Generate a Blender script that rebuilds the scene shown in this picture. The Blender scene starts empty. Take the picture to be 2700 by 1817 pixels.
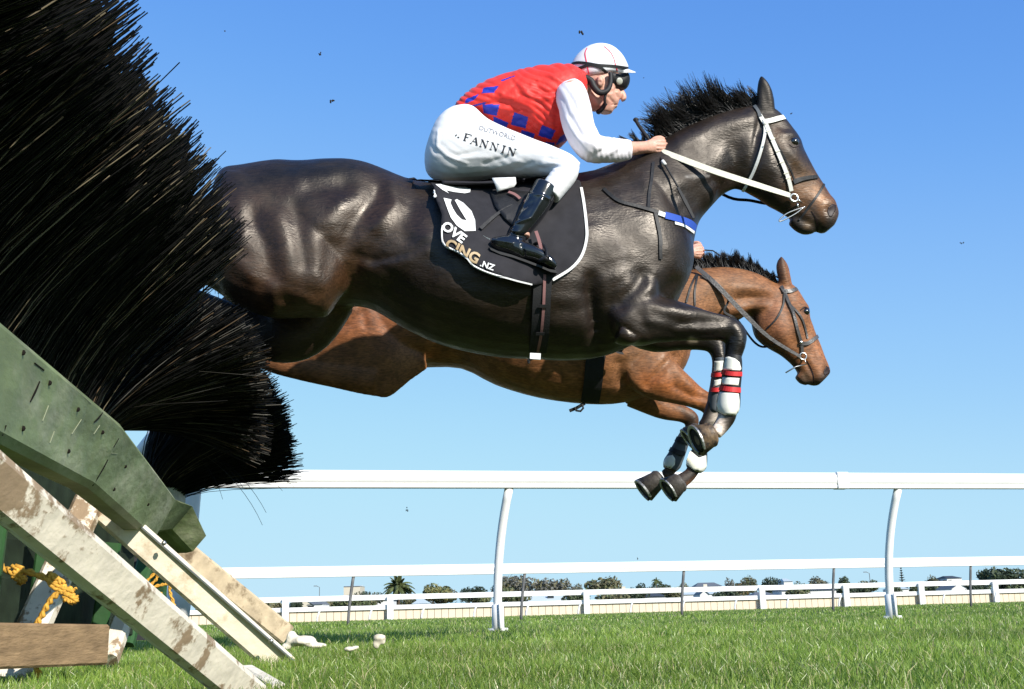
import bpy, bmesh, math, random
import numpy as np
from mathutils import Vector, Matrix
from mathutils.bvhtree import BVHTree
from mathutils import geometry as mgeo

random.seed(7)
RNG = np.random.default_rng(7)
SC = bpy.context.scene
COL = SC.collection

# ------------------------------------------------------------------ camera
CAM = np.array([0.0, 0.0, 0.16])
F = 3200.0                                   # focal length in photo pixels (2700 wide)
PITCH, ROLL = math.atan(707 / 3200), math.radians(1.6)
fw = np.array([0, math.cos(PITCH), math.sin(PITCH)])
r0 = np.array([1.0, 0, 0])
u0 = np.array([0, -math.sin(PITCH), math.cos(PITCH)])
cu = u0 * math.cos(ROLL) + r0 * math.sin(ROLL)
cr = r0 * math.cos(ROLL) - u0 * math.sin(ROLL)
cd = bpy.data.cameras.new('camera')
cam = bpy.data.objects.new('camera', cd)
COL.objects.link(cam)
cd.sensor_width = 36
cd.lens = 36 * F / 2700
cd.clip_start, cd.clip_end = 0.05, 6000
cam.matrix_world = Matrix(((cr[0], cu[0], -fw[0], CAM[0]), (cr[1], cu[1], -fw[1], CAM[1]), (cr[2], cu[2], -fw[2], CAM[2]), (0, 0, 0, 1)))
SC.camera = cam

# ------------------------------------------------------------------ sky, sun, exposure
SUN = np.array([0.48, -0.62, 0.45])
SUN = SUN / np.linalg.norm(SUN)
w = bpy.data.worlds.new('World')
SC.world = w
w.use_nodes = True
nt = w.node_tree
sky = nt.nodes.new('ShaderNodeTexSky')
sky.sky_type = 'NISHITA'
sky.sun_disc = False
sky.sun_elevation = math.asin(SUN[2])
sky.sun_rotation = math.atan2(SUN[0], SUN[1])
sky.air_density, sky.dust_density, sky.ozone_density = 1.0, 0.25, 2.2
bg = nt.nodes['Background']
bg.inputs['Strength'].default_value = 0.15
# camera-like tone response of the sky: per channel curve over the physical sky
sc1 = nt.nodes.new('ShaderNodeVectorMath'); sc1.operation = 'SCALE'; sc1.inputs['Scale'].default_value = 0.1
cv = nt.nodes.new('ShaderNodeRGBCurve')
for ch, pts in ((0, [(0, 0), (.113, .128), (.183, .245), (.26, .33), (.425, .45), (.8, .53), (1, .56)]), (1, [(0, 0), (.194, .345), (.304, .515), (.418, .63), (.619, .76), (.84, .80), (1, .81)]), (2, [(0, 0), (.2, .5), (.339, .85), (.5, .95), (.7, .965), (1, .97)])):
    c_ = cv.mapping.curves[ch]
    c_.points[0].location, c_.points[1].location = pts[0], pts[-1]
    for q in pts[1:-1]: c_.points.new(*q)
cv.mapping.update()
sc2 = nt.nodes.new('ShaderNodeVectorMath'); sc2.operation = 'SCALE'; sc2.inputs['Scale'].default_value = 7.05
nt.links.new(sky.outputs[0], sc1.inputs[0]); nt.links.new(sc1.outputs[0], cv.inputs['Color'])
nt.links.new(cv.outputs[0], sc2.inputs[0]); nt.links.new(sc2.outputs[0], bg.inputs[0])
bg.inputs['Strength'].default_value = 0.1
sl = bpy.data.lights.new('sun', 'SUN')
sl.energy, sl.angle, sl.color = 4.6, math.radians(0.5), (1.0, 0.95, 0.87)
so = bpy.data.objects.new('sun', sl)
COL.objects.link(so)
so.rotation_euler = Vector(SUN).to_track_quat('Z', 'Y').to_euler()
so.location = (3, -6, 8)
SC.view_settings.view_transform = 'Standard'
SC.view_settings.look = 'None'
SC.view_settings.exposure = 0.5
SC.view_settings.gamma = 1

# ------------------------------------------------------------------ projection helpers
def ray(px, py):
    return fw + (px - 1350) / F * cr + (908.5 - py) / F * cu

class Plane:
    """upright plane a body stands in: y = Y0 + tan(psi) x"""
    def __init__(s, Y0, psi=0.0):
        s.Y0 = Y0
        s.n = np.array([-math.sin(psi), math.cos(psi), 0.0])
        s.k = Y0 * math.cos(psi)
    def __call__(s, px, py, w=0.0):
        d = ray(px, py)
        return CAM + d * ((s.k + w - s.n @ CAM) / (s.n @ d))

def P(px, py, Y):
    d = ray(px, py)
    return CAM + d * (Y / d[1])

def proj(v):
    d = np.asarray(v) - CAM
    z = d @ fw
    return np.stack([1350 + F * (d @ cr) / z, 908.5 - F * (d @ cu) / z], -1)

class Zm:
    """pixel frame of an enlarged crop of the photograph"""
    def __init__(s, x, y, k): s.x, s.y, s.k = x, y, k
    def __call__(s, a, b): return (s.x + a / s.k, s.y + b / s.k)
    def L(s, pts): return [s(*p) for p in pts]
Z0 = Zm(0, 0, 1.0); ZA = Zm(500, 400, 2.376); ZB = Zm(1050, 420, 2.852); ZC = Zm(1500, 600, 3.107)
ZD = Zm(1600, 850, 3.136); ZE = Zm(0, 600, 2.589); ZF = Zm(0, 1200, 2.541); ZG = Zm(900, 1400, 2.589)
ZH = Zm(1800, 1400, 2.589); Z4 = Zm(1050, 50, 3.107); Z5 = Zm(1600, 150, 3.135)

# ------------------------------------------------------------------ materials
def srgb(r, g, b):
    return tuple(((c / 255) / 12.92 if c / 255 <= 0.04045 else ((c / 255 + 0.055) / 1.055) ** 2.4) for c in (r, g, b))

def mat(name, col, rough=0.6, spec=0.5, metal=0.0, var=0.0, vscale=8.0, bump=0.0, bscale=60.0, attr=False, coat=0.0,
        col2=None, thr=(0.45, 0.6), sss=0.0, sheen=0.0, trans=0.0, detail=6.0, stretch=None):
    m = bpy.data.materials.new(name)
    m.use_nodes = True
    t = m.node_tree
    b = t.nodes['Principled BSDF']
    b.inputs['Roughness'].default_value = rough
    b.inputs['Specular IOR Level'].default_value = spec
    b.inputs['Metallic'].default_value = metal
    b.inputs['Coat Weight'].default_value = coat
    b.inputs['Coat Roughness'].default_value = 0.15
    b.inputs['Sheen Weight'].default_value = sheen
    b.inputs['Sheen Roughness'].default_value = 0.4
    if sss:
        b.inputs['Subsurface Weight'].default_value = sss
        b.inputs['Subsurface Radius'].default_value = (0.012, 0.005, 0.003)
        b.inputs['Subsurface Scale'].default_value = 1.0
    tc = t.nodes.new('ShaderNodeTexCoord')
    src = tc.outputs['Object']
    if stretch:
        mp = t.nodes.new('ShaderNodeMapping')
        mp.inputs['Scale'].default_value = stretch
        t.links.new(src, mp.inputs[0]); src = mp.outputs[0]
    cur = None
    if attr:
        a = t.nodes.new('ShaderNodeAttribute'); a.attribute_name = 'Col'
        cur = a.outputs['Color']
    else:
        rgb = t.nodes.new('ShaderNodeRGB'); rgb.outputs[0].default_value = (*col, 1)
        cur = rgb.outputs[0]
    if col2:
        n = t.nodes.new('ShaderNodeTexNoise'); n.inputs['Scale'].default_value = vscale; n.inputs['Detail'].default_value = detail
        n.inputs['Roughness'].default_value = 0.65
        t.links.new(src, n.inputs['Vector'])
        mr = t.nodes.new('ShaderNodeMapRange'); mr.inputs[1].default_value, mr.inputs[2].default_value = thr
        t.links.new(n.outputs['Fac'], mr.inputs[0])
        mx = t.nodes.new('ShaderNodeMix'); mx.data_type = 'RGBA'
        mx.inputs[7].default_value = (*col2, 1)
        t.links.new(mr.outputs[0], mx.inputs[0]); t.links.new(cur, mx.inputs[6]); cur = mx.outputs[2]
    if var:
        n = t.nodes.new('ShaderNodeTexNoise'); n.inputs['Scale'].default_value = vscale * 1.7; n.inputs['Detail'].default_value = detail
        t.links.new(src, n.inputs['Vector'])
        mr = t.nodes.new('ShaderNodeMapRange'); mr.inputs[1].default_value, mr.inputs[2].default_value = 0.3, 0.7
        mr.inputs[3].default_value, mr.inputs[4].default_value = 1 - var, 1 + var
        t.links.new(n.outputs['Fac'], mr.inputs[0])
        mx = t.nodes.new('ShaderNodeMix'); mx.data_type = 'RGBA'; mx.blend_type = 'MULTIPLY'; mx.inputs[0].default_value = 1
        t.links.new(cur, mx.inputs[6]); t.links.new(mr.outputs[0], mx.inputs[7]); cur = mx.outputs[2]
    t.links.new(cur, b.inputs['Base Color'])
    if bump:
        n = t.nodes.new('ShaderNodeTexNoise'); n.inputs['Scale'].default_value = bscale; n.inputs['Detail'].default_value = 5
        t.links.new(src, n.inputs['Vector'])
        bp = t.nodes.new('ShaderNodeBump'); bp.inputs['Strength'].default_value = bump; bp.inputs['Distance'].default_value = 0.01
        t.links.new(n.outputs['Fac'], bp.inputs['Height']); t.links.new(bp.outputs[0], b.inputs['Normal'])
    if trans:
        tr = t.nodes.new('ShaderNodeBsdfTranslucent'); t.links.new(cur, tr.inputs[0])
        ms = t.nodes.new('ShaderNodeMixShader'); ms.inputs[0].default_value = trans
        t.links.new(b.outputs[0], ms.inputs[1]); t.links.new(tr.outputs[0], ms.inputs[2])
        t.links.new(ms.outputs[0], t.nodes['Material Output'].inputs[0])
    return m

# ------------------------------------------------------------------ mesh helpers
def arrmesh(name, V, faces):
    """V (n,3); faces: (m,k) array or list of arrays of the same"""
    me = bpy.data.meshes.new(name)
    V = np.asarray(V, np.float32)
    if isinstance(faces, np.ndarray): faces = [faces]
    tot = [np.asarray(f, np.int32) for f in faces if len(f)]
    me.vertices.add(len(V)); me.vertices.foreach_set('co', V.ravel())
    lv = np.concatenate([f.ravel() for f in tot])
    ls, cnt = [], 0
    sizes = np.concatenate([np.full(len(f), f.shape[1], np.int32) for f in tot])
    starts = np.concatenate([[0], np.cumsum(sizes)[:-1]]).astype(np.int32)
    me.loops.add(len(lv)); me.loops.foreach_set('vertex_index', lv)
    me.polygons.add(len(sizes)); me.polygons.foreach_set('loop_start', starts)
    me.update(calc_edges=True)
    me.validate()
    return me

def setcol(me, C):
    a = me.color_attributes.new('Col', 'FLOAT_COLOR', 'POINT')
    C = np.asarray(C, np.float32)
    if C.shape[1] == 3: C = np.concatenate([C, np.ones((len(C), 1), np.float32)], 1)
    a.data.foreach_set('color', C.ravel())

def tag(o, label=None, cat=None, group=None, kind=None):
    if label: o['label'] = label
    if cat: o['category'] = cat
    if group: o['group'] = group
    if kind: o['kind'] = kind
    return o

def wloc(o):
    v = Vector((0, 0, 0))
    while o: v = v + o.location; o = o.parent
    return v

def link(name, me, mats=None, parent=None, smooth=True, origin='base'):
    """mesh is in world coordinates; origin moves to the middle of its base"""
    n = len(me.vertices)
    V = np.empty(n * 3, np.float32); me.vertices.foreach_get('co', V); V = V.reshape(-1, 3)
    lo, hi = V.min(0), V.max(0)
    og = np.array([(lo[0] + hi[0]) / 2, (lo[1] + hi[1]) / 2, lo[2]])
    me.vertices.foreach_set('co', (V - og).astype(np.float32).ravel())
    if mats is not None:
        for m in (mats if isinstance(mats, (list, tuple)) else [mats]): me.materials.append(m)
    me.polygons.foreach_set('use_smooth', [smooth] * len(me.polygons))
    me.update()
    o = bpy.data.objects.new(name, me); COL.objects.link(o)
    o.location = Vector(og)
    if parent:
        o.parent = parent
        o.location = Vector(og) - wloc(parent)
    return o

def empty(name, loc, parent=None):
    o = bpy.data.objects.new(name, None); COL.objects.link(o)
    o.location = Vector(loc); o.empty_display_size = 0.1
    return o

class MB:
    """collects shapes into one mesh"""
    def __init__(s): s.V, s.F = [], []; s.M = []
    def add(s, V, F, m=0):
        o = len(s.V); s.V.extend([tuple(map(float, v)) for v in V])
        for f in F: s.F.append(tuple(int(i) + o for i in f)); s.M.append(m)
        return s
    def box(s, c, sx, sy, sz, rz=0, m=0):
        c = np.array(c, float); ca, sa = math.cos(rz), math.sin(rz); V = []
        for z in (-1, 1):
            for x, y in ((-1, -1), (1, -1), (1, 1), (-1, 1)):
                a, b = x * sx / 2, y * sy / 2
                V.append(c + np.array([a * ca - b * sa, a * sa + b * ca, z * sz / 2]))
        return s.add(V, [(3, 2, 1, 0), (4, 5, 6, 7), (0, 1, 5, 4), (1, 2, 6, 5), (2, 3, 7, 6), (3, 0, 4, 7)], m)
    def tube(s, pts, rad, sides=8, m=0, cap=True):
        pts = [np.array(p, float) for p in pts]; n = len(pts)
        rad = rad if hasattr(rad, '__len__') else [rad] * n
        V, Fc = [], []
        up = np.array([0.13, 0.31, 0.94])
        for i, p in enumerate(pts):
            t = pts[min(i + 1, n - 1)] - pts[max(i - 1, 0)]; t = t / (np.linalg.norm(t) + 1e-9)
            a = np.cross(t, up)
            if np.linalg.norm(a) < 0.2: a = np.cross(t, np.array([1.0, 0, 0]))
            a /= np.linalg.norm(a); b = np.cross(t, a)
            for k in range(sides):
                th = 2 * math.pi * k / sides
                V.append(p + (a * math.cos(th) + b * math.sin(th)) * rad[i])
        for i in range(n - 1):
            for k in range(sides):
                k2 = (k + 1) % sides
                Fc.append((i * sides + k, i * sides + k2, (i + 1) * sides + k2, (i + 1) * sides + k))
        if cap:
            Fc.append(tuple(range(sides - 1, -1, -1))); Fc.append(tuple((n - 1) * sides + k for k in range(sides)))
        return s.add(V, Fc, m)
    def beam(s, p0, p1, w, h, up=(0, 0, 1), m=0, bev=0.006):
        p0, p1 = np.array(p0, float), np.array(p1, float)
        t = p1 - p0; t /= np.linalg.norm(t)
        a = np.cross(t, np.array(up, float)); a /= np.linalg.norm(a); b = np.cross(a, t)
        prof = []
        for sx, sy in ((-1, -1), (1, -1), (1, 1), (-1, 1)):
            for d in ((0, 1), (1, 0)) if sx * sy < 0 else ((1, 0), (0, 1)):
                prof.append((sx * (w / 2 - bev * d[0]), sy * (h / 2 - bev * d[1])))
        prof.sort(key=lambda q: math.atan2(q[1], q[0]))
        k = len(prof); V = []
        L = np.linalg.norm(p1 - p0); N = max(2, int(L / 0.25))
        for i in range(N + 1):
            c = p0 + (p1 - p0) * i / N
            for x, y in prof: V.append(c + a * x + b * y)
        Fc = [tuple(range(k - 1, -1, -1)), tuple(N * k + j for j in range(k))]
        for i in range(N):
            for j in range(k):
                j2 = (j + 1) % k
                Fc.append((i * k + j, i * k + j2, (i + 1) * k + j2, (i + 1) * k + j))
        return s.add(V, Fc, m)
    def ell(s, c, rx, ry, rz, n=12, m=0, jit=0.0):
        V, Fc = [], []
        for i in range(n // 2 + 1):
            ph = math.pi * i / (n // 2)
            for k in range(n):
                th = 2 * math.pi * k / n
                j = 1 + random.uniform(-jit, jit)
                V.append((c[0] + rx * j * math.sin(ph) * math.cos(th), c[1] + ry * j * math.sin(ph) * math.sin(th), c[2] + rz * j * math.cos(ph)))
        for i in range(n // 2):
            for k in range(n):
                k2 = (k + 1) % n
                Fc.append((i * n + k, (i + 1) * n + k, (i + 1) * n + k2, i * n + k2))
        return s.add(V, Fc, m)
    def mesh(s, name):
        me = bpy.data.meshes.new(name); me.from_pydata(s.V, [], s.F)
        if any(s.M): me.polygons.foreach_set('material_index', s.M)
        bm = bmesh.new(); bm.from_mesh(me); bmesh.ops.recalc_face_normals(bm, faces=bm.faces); bm.to_mesh(me); bm.free()
        return me
    def build(s, name, mats, parent=None, smooth=False):
        return link(name, s.mesh(name), mats, parent, smooth)

def catmull(A, res):
    A = np.asarray(A, float); n = len(A)
    if n < 3 or res <= 1:
        return A
    out = []
    for i in range(n - 1):
        p0, p1, p2, p3 = A[max(i - 1, 0)], A[i], A[i + 1], A[min(i + 2, n - 1)]
        for k in range(res):
            t = k / res
            out.append(0.5 * (2 * p1 + (p2 - p0) * t + (2 * p0 - 5 * p1 + 4 * p2 - p3) * t * t + (3 * p1 - p0 - 3 * p2 + p3) * t ** 3))
    out.append(A[-1])
    return np.array(out)

def rings(R):
    """closed mesh from (n, k, 3) rings"""
    n, k, _ = R.shape
    V = list(R.reshape(-1, 3)); Fc = []
    for i in range(n - 1):
        for j in range(k):
            j2 = (j + 1) % k
            Fc.append((i * k + j, i * k + j2, (i + 1) * k + j2, (i + 1) * k + j))
    a = len(V); V.append(R[0].mean(0)); V.append(R[-1].mean(0))
    for j in range(k):
        j2 = (j + 1) % k
        Fc.append((j2, j, a)); Fc.append(((n - 1) * k + j, (n - 1) * k + j2, a + 1))
    return V, Fc

def loft(pl, secs, z=Z0, res=4, k=28, e=0.92, egg=0.0):
    """secs: (topx, topy, botx, boty, half_width_m[, w]) in pixels of crop z"""
    S = np.array([list(s) + [0.0] * (6 - len(s)) for s in secs], float)
    S = catmull(S, res)
    th = np.arange(k) * 2 * math.pi / k
    c, sn = np.cos(th), np.sin(th)
    cc = np.sign(c) * np.abs(c) ** e; ss = np.sign(sn) * np.abs(sn) ** e
    R = []
    for s in S:
        T = pl(*z(s[0], s[1]), s[5]); B = pl(*z(s[2], s[3]), s[5])
        M, D = (T + B) / 2, (T - B) / 2
        R.append(M + cc[:, None] * D + (ss * s[4] * (1 + egg * c))[:, None] * pl.n)
    return rings(np.array(R))

def limb(pl, pts, z=Z0, res=4, k=20, e=0.95):
    """pts: (px, py, radius_px, lateral_radius_m, w)"""
    A = np.array([list(p) + [0.0] * (5 - len(p)) for p in pts], float)
    A = catmull(A, res); secs = []
    for i in range(len(A)):
        t = A[min(i + 1, len(A) - 1), :2] - A[max(i - 1, 0), :2]; t /= np.linalg.norm(t) + 1e-9
        q = np.array([t[1], -t[0]])
        a, b = A[i, :2] + q * A[i, 2], A[i, :2] - q * A[i, 2]
        secs.append((*a, *b, A[i, 3], A[i, 4]))
    return loft(pl, secs, z, 1, k, e)

def blob(c, rx, ry, rz, n=16):
    m = MB().ell(c, rx, ry, rz, n); return m.V, m.F

def remesh(parts, voxel, smooth=4):
    mb = MB()
    for V, Fc in parts: mb.add(V, Fc)
    me = mb.mesh('tmp')
    o = bpy.data.objects.new('tmp', me); COL.objects.link(o)
    m = o.modifiers.new('r', 'REMESH'); m.mode = 'VOXEL'; m.voxel_size = voxel; m.adaptivity = 0
    if smooth:
        s = o.modifiers.new('s', 'SMOOTH'); s.factor = 0.5; s.iterations = smooth
    dg = bpy.context.evaluated_depsgraph_get()
    me2 = bpy.data.meshes.new_from_object(o.evaluated_get(dg))
    bpy.data.objects.remove(o); bpy.data.meshes.remove(me)
    return me2

def getV(me):
    V = np.empty(len(me.vertices) * 3, np.float32); me.vertices.foreach_get('co', V); return V.reshape(-1, 3).astype(float)
def setV(me, V):
    me.vertices.foreach_set('co', np.asarray(V, np.float32).ravel()); me.update()
def getN(me):
    N = np.empty(len(me.vertices) * 3, np.float32); me.vertex_normals.foreach_get('vector', N); return N.reshape(-1, 3).astype(float)

def segdist(Q, pts):
    d = np.full(len(Q), 1e9)
    pts = np.asarray(pts, float)
    if len(pts) == 1: return np.linalg.norm(Q - pts[0], axis=1)
    for a, b in zip(pts[:-1], pts[1:]):
        ab = b - a; t = np.clip(((Q - a) @ ab) / (ab @ ab + 1e-9), 0, 1)
        d = np.minimum(d, np.linalg.norm(Q - (a + t[:, None] * ab), axis=1))
    return d

def relax(me, D, it):
    E = np.empty(len(me.edges) * 2, np.int32); me.edges.foreach_get('vertices', E); E = E.reshape(-1, 2)
    deg = np.bincount(E.ravel(), minlength=len(D)).astype(float)
    for _ in range(it):
        s = np.bincount(E[:, 0], D[E[:, 1]], len(D)) + np.bincount(E[:, 1], D[E[:, 0]], len(D))
        D = 0.4 * D + 0.6 * s / np.maximum(deg, 1)
    return D

def muscles(me, pl, strokes, k=1.0, it=0, amp_k=1.0):
    """strokes: (crop, polyline, radius_px of the crop, metres) pushes along the surface normal"""
    V, N = getV(me), getN(me); Q = proj(V)
    side = np.clip(np.abs(N @ pl.n) * 1.3, 0, 1); D = np.zeros(len(V))
    for z, pts, r, amp in strokes:
        d = segdist(Q, z.L(pts)); D += amp_k * amp * np.exp(-(d / (k * r / z.k)) ** 2)
    if it: D = relax(me, D, it)
    setV(me, V + N * (D * side)[:, None])

def folds(me, pl, lam, deg, amp, warp=1.0, seed=0, centre=None, rad=None):
    """soft irregular cloth folds running across direction deg; lam in photo pixels"""
    V, N = getV(me), getN(me); Q = proj(V); a = math.radians(deg)
    u = Q[:, 0] * math.cos(a) - Q[:, 1] * math.sin(a); v = Q[:, 0] * math.sin(a) + Q[:, 1] * math.cos(a)
    ph = u / lam * 6.283 + warp * (1.6 * np.sin(v / lam * .9 + seed) + 1.1 * np.sin(v / lam * .37 + u / lam * .5 + seed * 2))
    m = .5 + .5 * np.sin(v / lam * .55 + 1.3 * np.sin(u / lam * .45 + seed) + seed)
    D = amp * (np.abs(np.sin(ph * .5)) ** .7 - .6) * m
    if centre is not None: D = D * np.exp(-(np.linalg.norm(Q - np.array(centre), axis=1) / rad) ** 2)
    D = relax(me, D, 2); setV(me, V + N * D[:, None])

def paint(me, base, spots):
    """base colour, spots: (crop, polyline, radius, colour, strength)"""
    Q = proj(getV(me)); C = np.tile(np.array(base, float), (len(Q), 1))
    for z, pts, r, col, k in spots:
        f = np.clip(k * np.exp(-(segdist(Q, z.L(pts)) / (r / z.k)) ** 2), 0, 1)[:, None]
        C = C * (1 - f) + np.array(col) * f
    setcol(me, C)

def bvh(me):
    return BVHTree.FromPolygons([tuple(v) for v in getV(me)], [tuple(p.vertices) for p in me.polygons])

def hit(bv, px, py):
    d = ray(px, py); d = d / np.linalg.norm(d)
    h = bv.ray_cast(Vector(CAM), Vector(d))
    return (np.array(h[0]), np.array(h[1]), d) if h[0] is not None else (None, None, d)

def strap(mb, path, width, bv=None, off=0.006, thick=0.004, pl=None, w=0.0, z=Z0, res=6, m=0, face=None):
    """flat strap along a pixel path lying on a surface (or hung in plane pl at lateral offset w)"""
    A = catmull([z(p[0], p[1]) + ((p[2],) if len(p) > 2 else (w,)) for p in path], res)
    pts, nor = [], []
    for a in A:
        p = None
        if bv is not None:
            h, nn, d = hit(bv, a[0], a[1])
            if h is not None:
                if nn @ d > 0: nn = -nn
                nn = nn - 0.5 * d; nn /= np.linalg.norm(nn)
                p = h - d * off * 0.6 + nn * off * 0.4
        if p is None:
            if pl is None: continue
            p = pl(a[0], a[1], a[2]); nn = -pl.n
        pts.append(p); nor.append(nn)
    ribbon(mb, pts, nor, width, thick, m)
    return pts

def ribbon(mb, pts, nor, width, thick, m=0):
    n = len(pts)
    if n < 2: return
    wd = width if hasattr(width, '__len__') else [width] * n
    if len(wd) != n: wd = np.interp(np.linspace(0, 1, n), np.linspace(0, 1, len(wd)), wd)
    pts, nor = np.array(pts), np.array(nor)
    if n > 4:
        for _ in range(2):
            pts[1:-1] = 0.5 * pts[1:-1] + 0.25 * (pts[:-2] + pts[2:]); nor[1:-1] = 0.5 * nor[1:-1] + 0.25 * (nor[:-2] + nor[2:])
    V, Fc = [], []
    for i in range(n):
        t = pts[min(i + 1, n - 1)] - pts[max(i - 1, 0)]; t = t / (np.linalg.norm(t) + 1e-9)
        s = np.cross(t, nor[i]); s /= np.linalg.norm(s) + 1e-9; q = nor[i] / (np.linalg.norm(nor[i]) + 1e-9)
        a, b = s * wd[i] / 2, q * thick / 2
        V += [pts[i] - a - b, pts[i] + a - b, pts[i] + a + b, pts[i] - a + b]
    for i in range(n - 1):
        for j in range(4):
            j2 = (j + 1) % 4; Fc.append((i * 4 + j, i * 4 + j2, i * 4 + 4 + j2, i * 4 + 4 + j))
    Fc += [(3, 2, 1, 0), tuple(4 * (n - 1) + j for j in range(4))]
    mb.add(V, Fc, m)

def patch(poly, bv, off, step=10.0, thick=0.004, pl=None, w=0.0, z=Z0, flare=None):
    """sheet with a pixel outline lying on a surface; flare(px,py)->extra metres"""
    poly = z.L(poly); n = len(poly); B = []
    for i in range(n):
        a, b = np.array(poly[i]), np.array(poly[(i + 1) % n]); k = max(1, int(np.linalg.norm(b - a) / step))
        for j in range(k): B.append(a + (b - a) * j / k)
    nb = len(B); arr = np.array(B); lo, hi = arr.min(0), arr.max(0)
    pts = [Vector(b) for b in B]
    for x in np.arange(lo[0] + step / 2, hi[0], step):
        for y in np.arange(lo[1] + step / 2, hi[1], step):
            if segdist(np.array([[x, y]]), np.vstack([arr, arr[:1]]))[0] > step * 0.45 and inside(x, y, arr): pts.append(Vector((x, y)))
    r = mgeo.delaunay_2d_cdt(pts, [], [list(range(nb))], 1, 1e-5)
    V, ok = [], []
    last = None
    for q in r[0]:
        f = flare(q[0], q[1]) if flare else 0
        h, nn, d = hit(bv, q[0], q[1]) if bv else (None, None, None)
        if h is not None:
            if nn @ d > 0: nn = -nn
            p = h + nn * (off + f) * 0.3 - d * (off + f) * 0.7
        elif pl is not None: p = pl(q[0], q[1], w)
        else: p = last if last is not None else P(q[0], q[1], 5)
        V.append(p); last = p
    V = np.array(V)
    Fc = [tuple(f) for f in r[2]]
    if pl is None: tow = np.array([0, -1.0, 0])
    else: tow = -pl.n
    k = len(V); W = np.vstack([V, V - tow * thick])
    out = list(Fc) + [tuple(i + k for i in reversed(f)) for f in Fc]
    cnt = {}
    for f in Fc:
        for i in range(len(f)):
            a, b = f[i], f[(i + 1) % len(f)]; cnt[(a, b)] = 1
    for (a, b) in list(cnt):
        if (b, a) not in cnt: out.append((b, a, a + k, b + k))
    return W, out

def inside(x, y, poly):
    c = False; n = len(poly); j = n - 1
    for i in range(n):
        xi, yi = poly[i][0], poly[i][1]; xj, yj = poly[j][0], poly[j][1]
        if (yi > y) != (yj > y) and x < (xj - xi) * (y - yi) / (yj - yi + 1e-12) + xi: c = not c
        j = i
    return c

def lettering(txt, org, ux, uy, bv, off=0.004, bold=0.0, pl=None, w=0.0, z=Z0, cut=12):
    """built-in font; org, ux (advance per em), uy (up per em) in pixels; laid on the surface"""
    cu_ = bpy.data.curves.new('t', 'FONT'); cu_.body = txt; cu_.size = 1.0; cu_.offset = bold; cu_.resolution_u = 3
    o = bpy.data.objects.new('t', cu_); COL.objects.link(o)
    dg = bpy.context.evaluated_depsgraph_get()
    me = bpy.data.meshes.new_from_object(o.evaluated_get(dg)); bpy.data.objects.remove(o)
    bm = bmesh.new(); bm.from_mesh(me)
    bmesh.ops.triangulate(bm, faces=bm.faces)
    for _ in range(3):
        lg = [e for e in bm.edges if e.calc_length() > 0.12]
        if lg: bmesh.ops.subdivide_edges(bm, edges=lg, cuts=1); bmesh.ops.triangulate(bm, faces=bm.faces)
    V = []
    for v in bm.verts:
        a = (org[0] + ux[0] * v.co.x + uy[0] * v.co.y, org[1] + ux[1] * v.co.x + uy[1] * v.co.y); px, py = z(*a)
        h, nn, d = hit(bv, px, py) if bv else (None, None, None)
        if h is not None: p = h - d * off
        else: p = pl(px, py, w) if pl else P(px, py, 5)
        V.append(p)
    Fc = [tuple(v.index for v in f.verts) for f in bm.faces]
    bm.free(); bpy.data.meshes.remove(me)
    return V, Fc

def fill(poly, bv, off=0.004, z=Z0, pl=None, step=6):
    V, Fc = patch(poly, bv, off, step, 0.0012, pl, 0, z)
    return V, Fc

# strands: many thin curved tubes in one mesh ---------------------------------
def strandmesh(name, P0, P1, P2, P3, r0_, r1_, nseg=4, sides=3, cols=None):
    N = len(P0); t = np.linspace(0, 1, nseg + 1)[None, :, None]
    B = ((1 - t) ** 3) * P0[:, None] + 3 * t * (1 - t) ** 2 * P1[:, None] + 3 * t * t * (1 - t) * P2[:, None] + t ** 3 * P3[:, None]
    T = np.gradient(B, axis=1); T /= np.linalg.norm(T, axis=2, keepdims=True) + 1e-9
    ref = RNG.normal(size=(N, 1, 3)); A = np.cross(T, np.broadcast_to(ref, T.shape)); A /= np.linalg.norm(A, axis=2, keepdims=True) + 1e-9
    C = np.cross(T, A)
    rr = np.linspace(0, 1, nseg + 1)[None, :, None]
    rad = np.asarray(r0_).reshape(-1, 1, 1) * (1 - rr) + np.asarray(r1_).reshape(-1, 1, 1) * rr
    if sides == 2:
        V = np.stack([B + A * rad, B - A * rad], 2)
    else:
        V = np.stack([B + rad * (A * math.cos(2 * math.pi * k / sides) + C * math.sin(2 * math.pi * k / sides)) for k in range(sides)], 2)
    base = (np.arange(N) * (nseg + 1) * sides)[:, None, None]
    i = np.arange(nseg)[None, :, None] * sides
    if sides == 2:
        k = np.array([0])[None, None]; k2 = np.array([1])[None, None]
    else:
        k = np.arange(sides)[None, None]; k2 = (k + 1) % sides
    q = np.stack([base + i + k, base + i + k2, base + i + sides + k2, base + i + sides + k], -1).reshape(-1, 4)
    me = arrmesh(name, V.reshape(-1, 3), q)
    if cols is not None: setcol(me, np.repeat(cols, (nseg + 1) * sides, axis=0))
    return me

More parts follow.
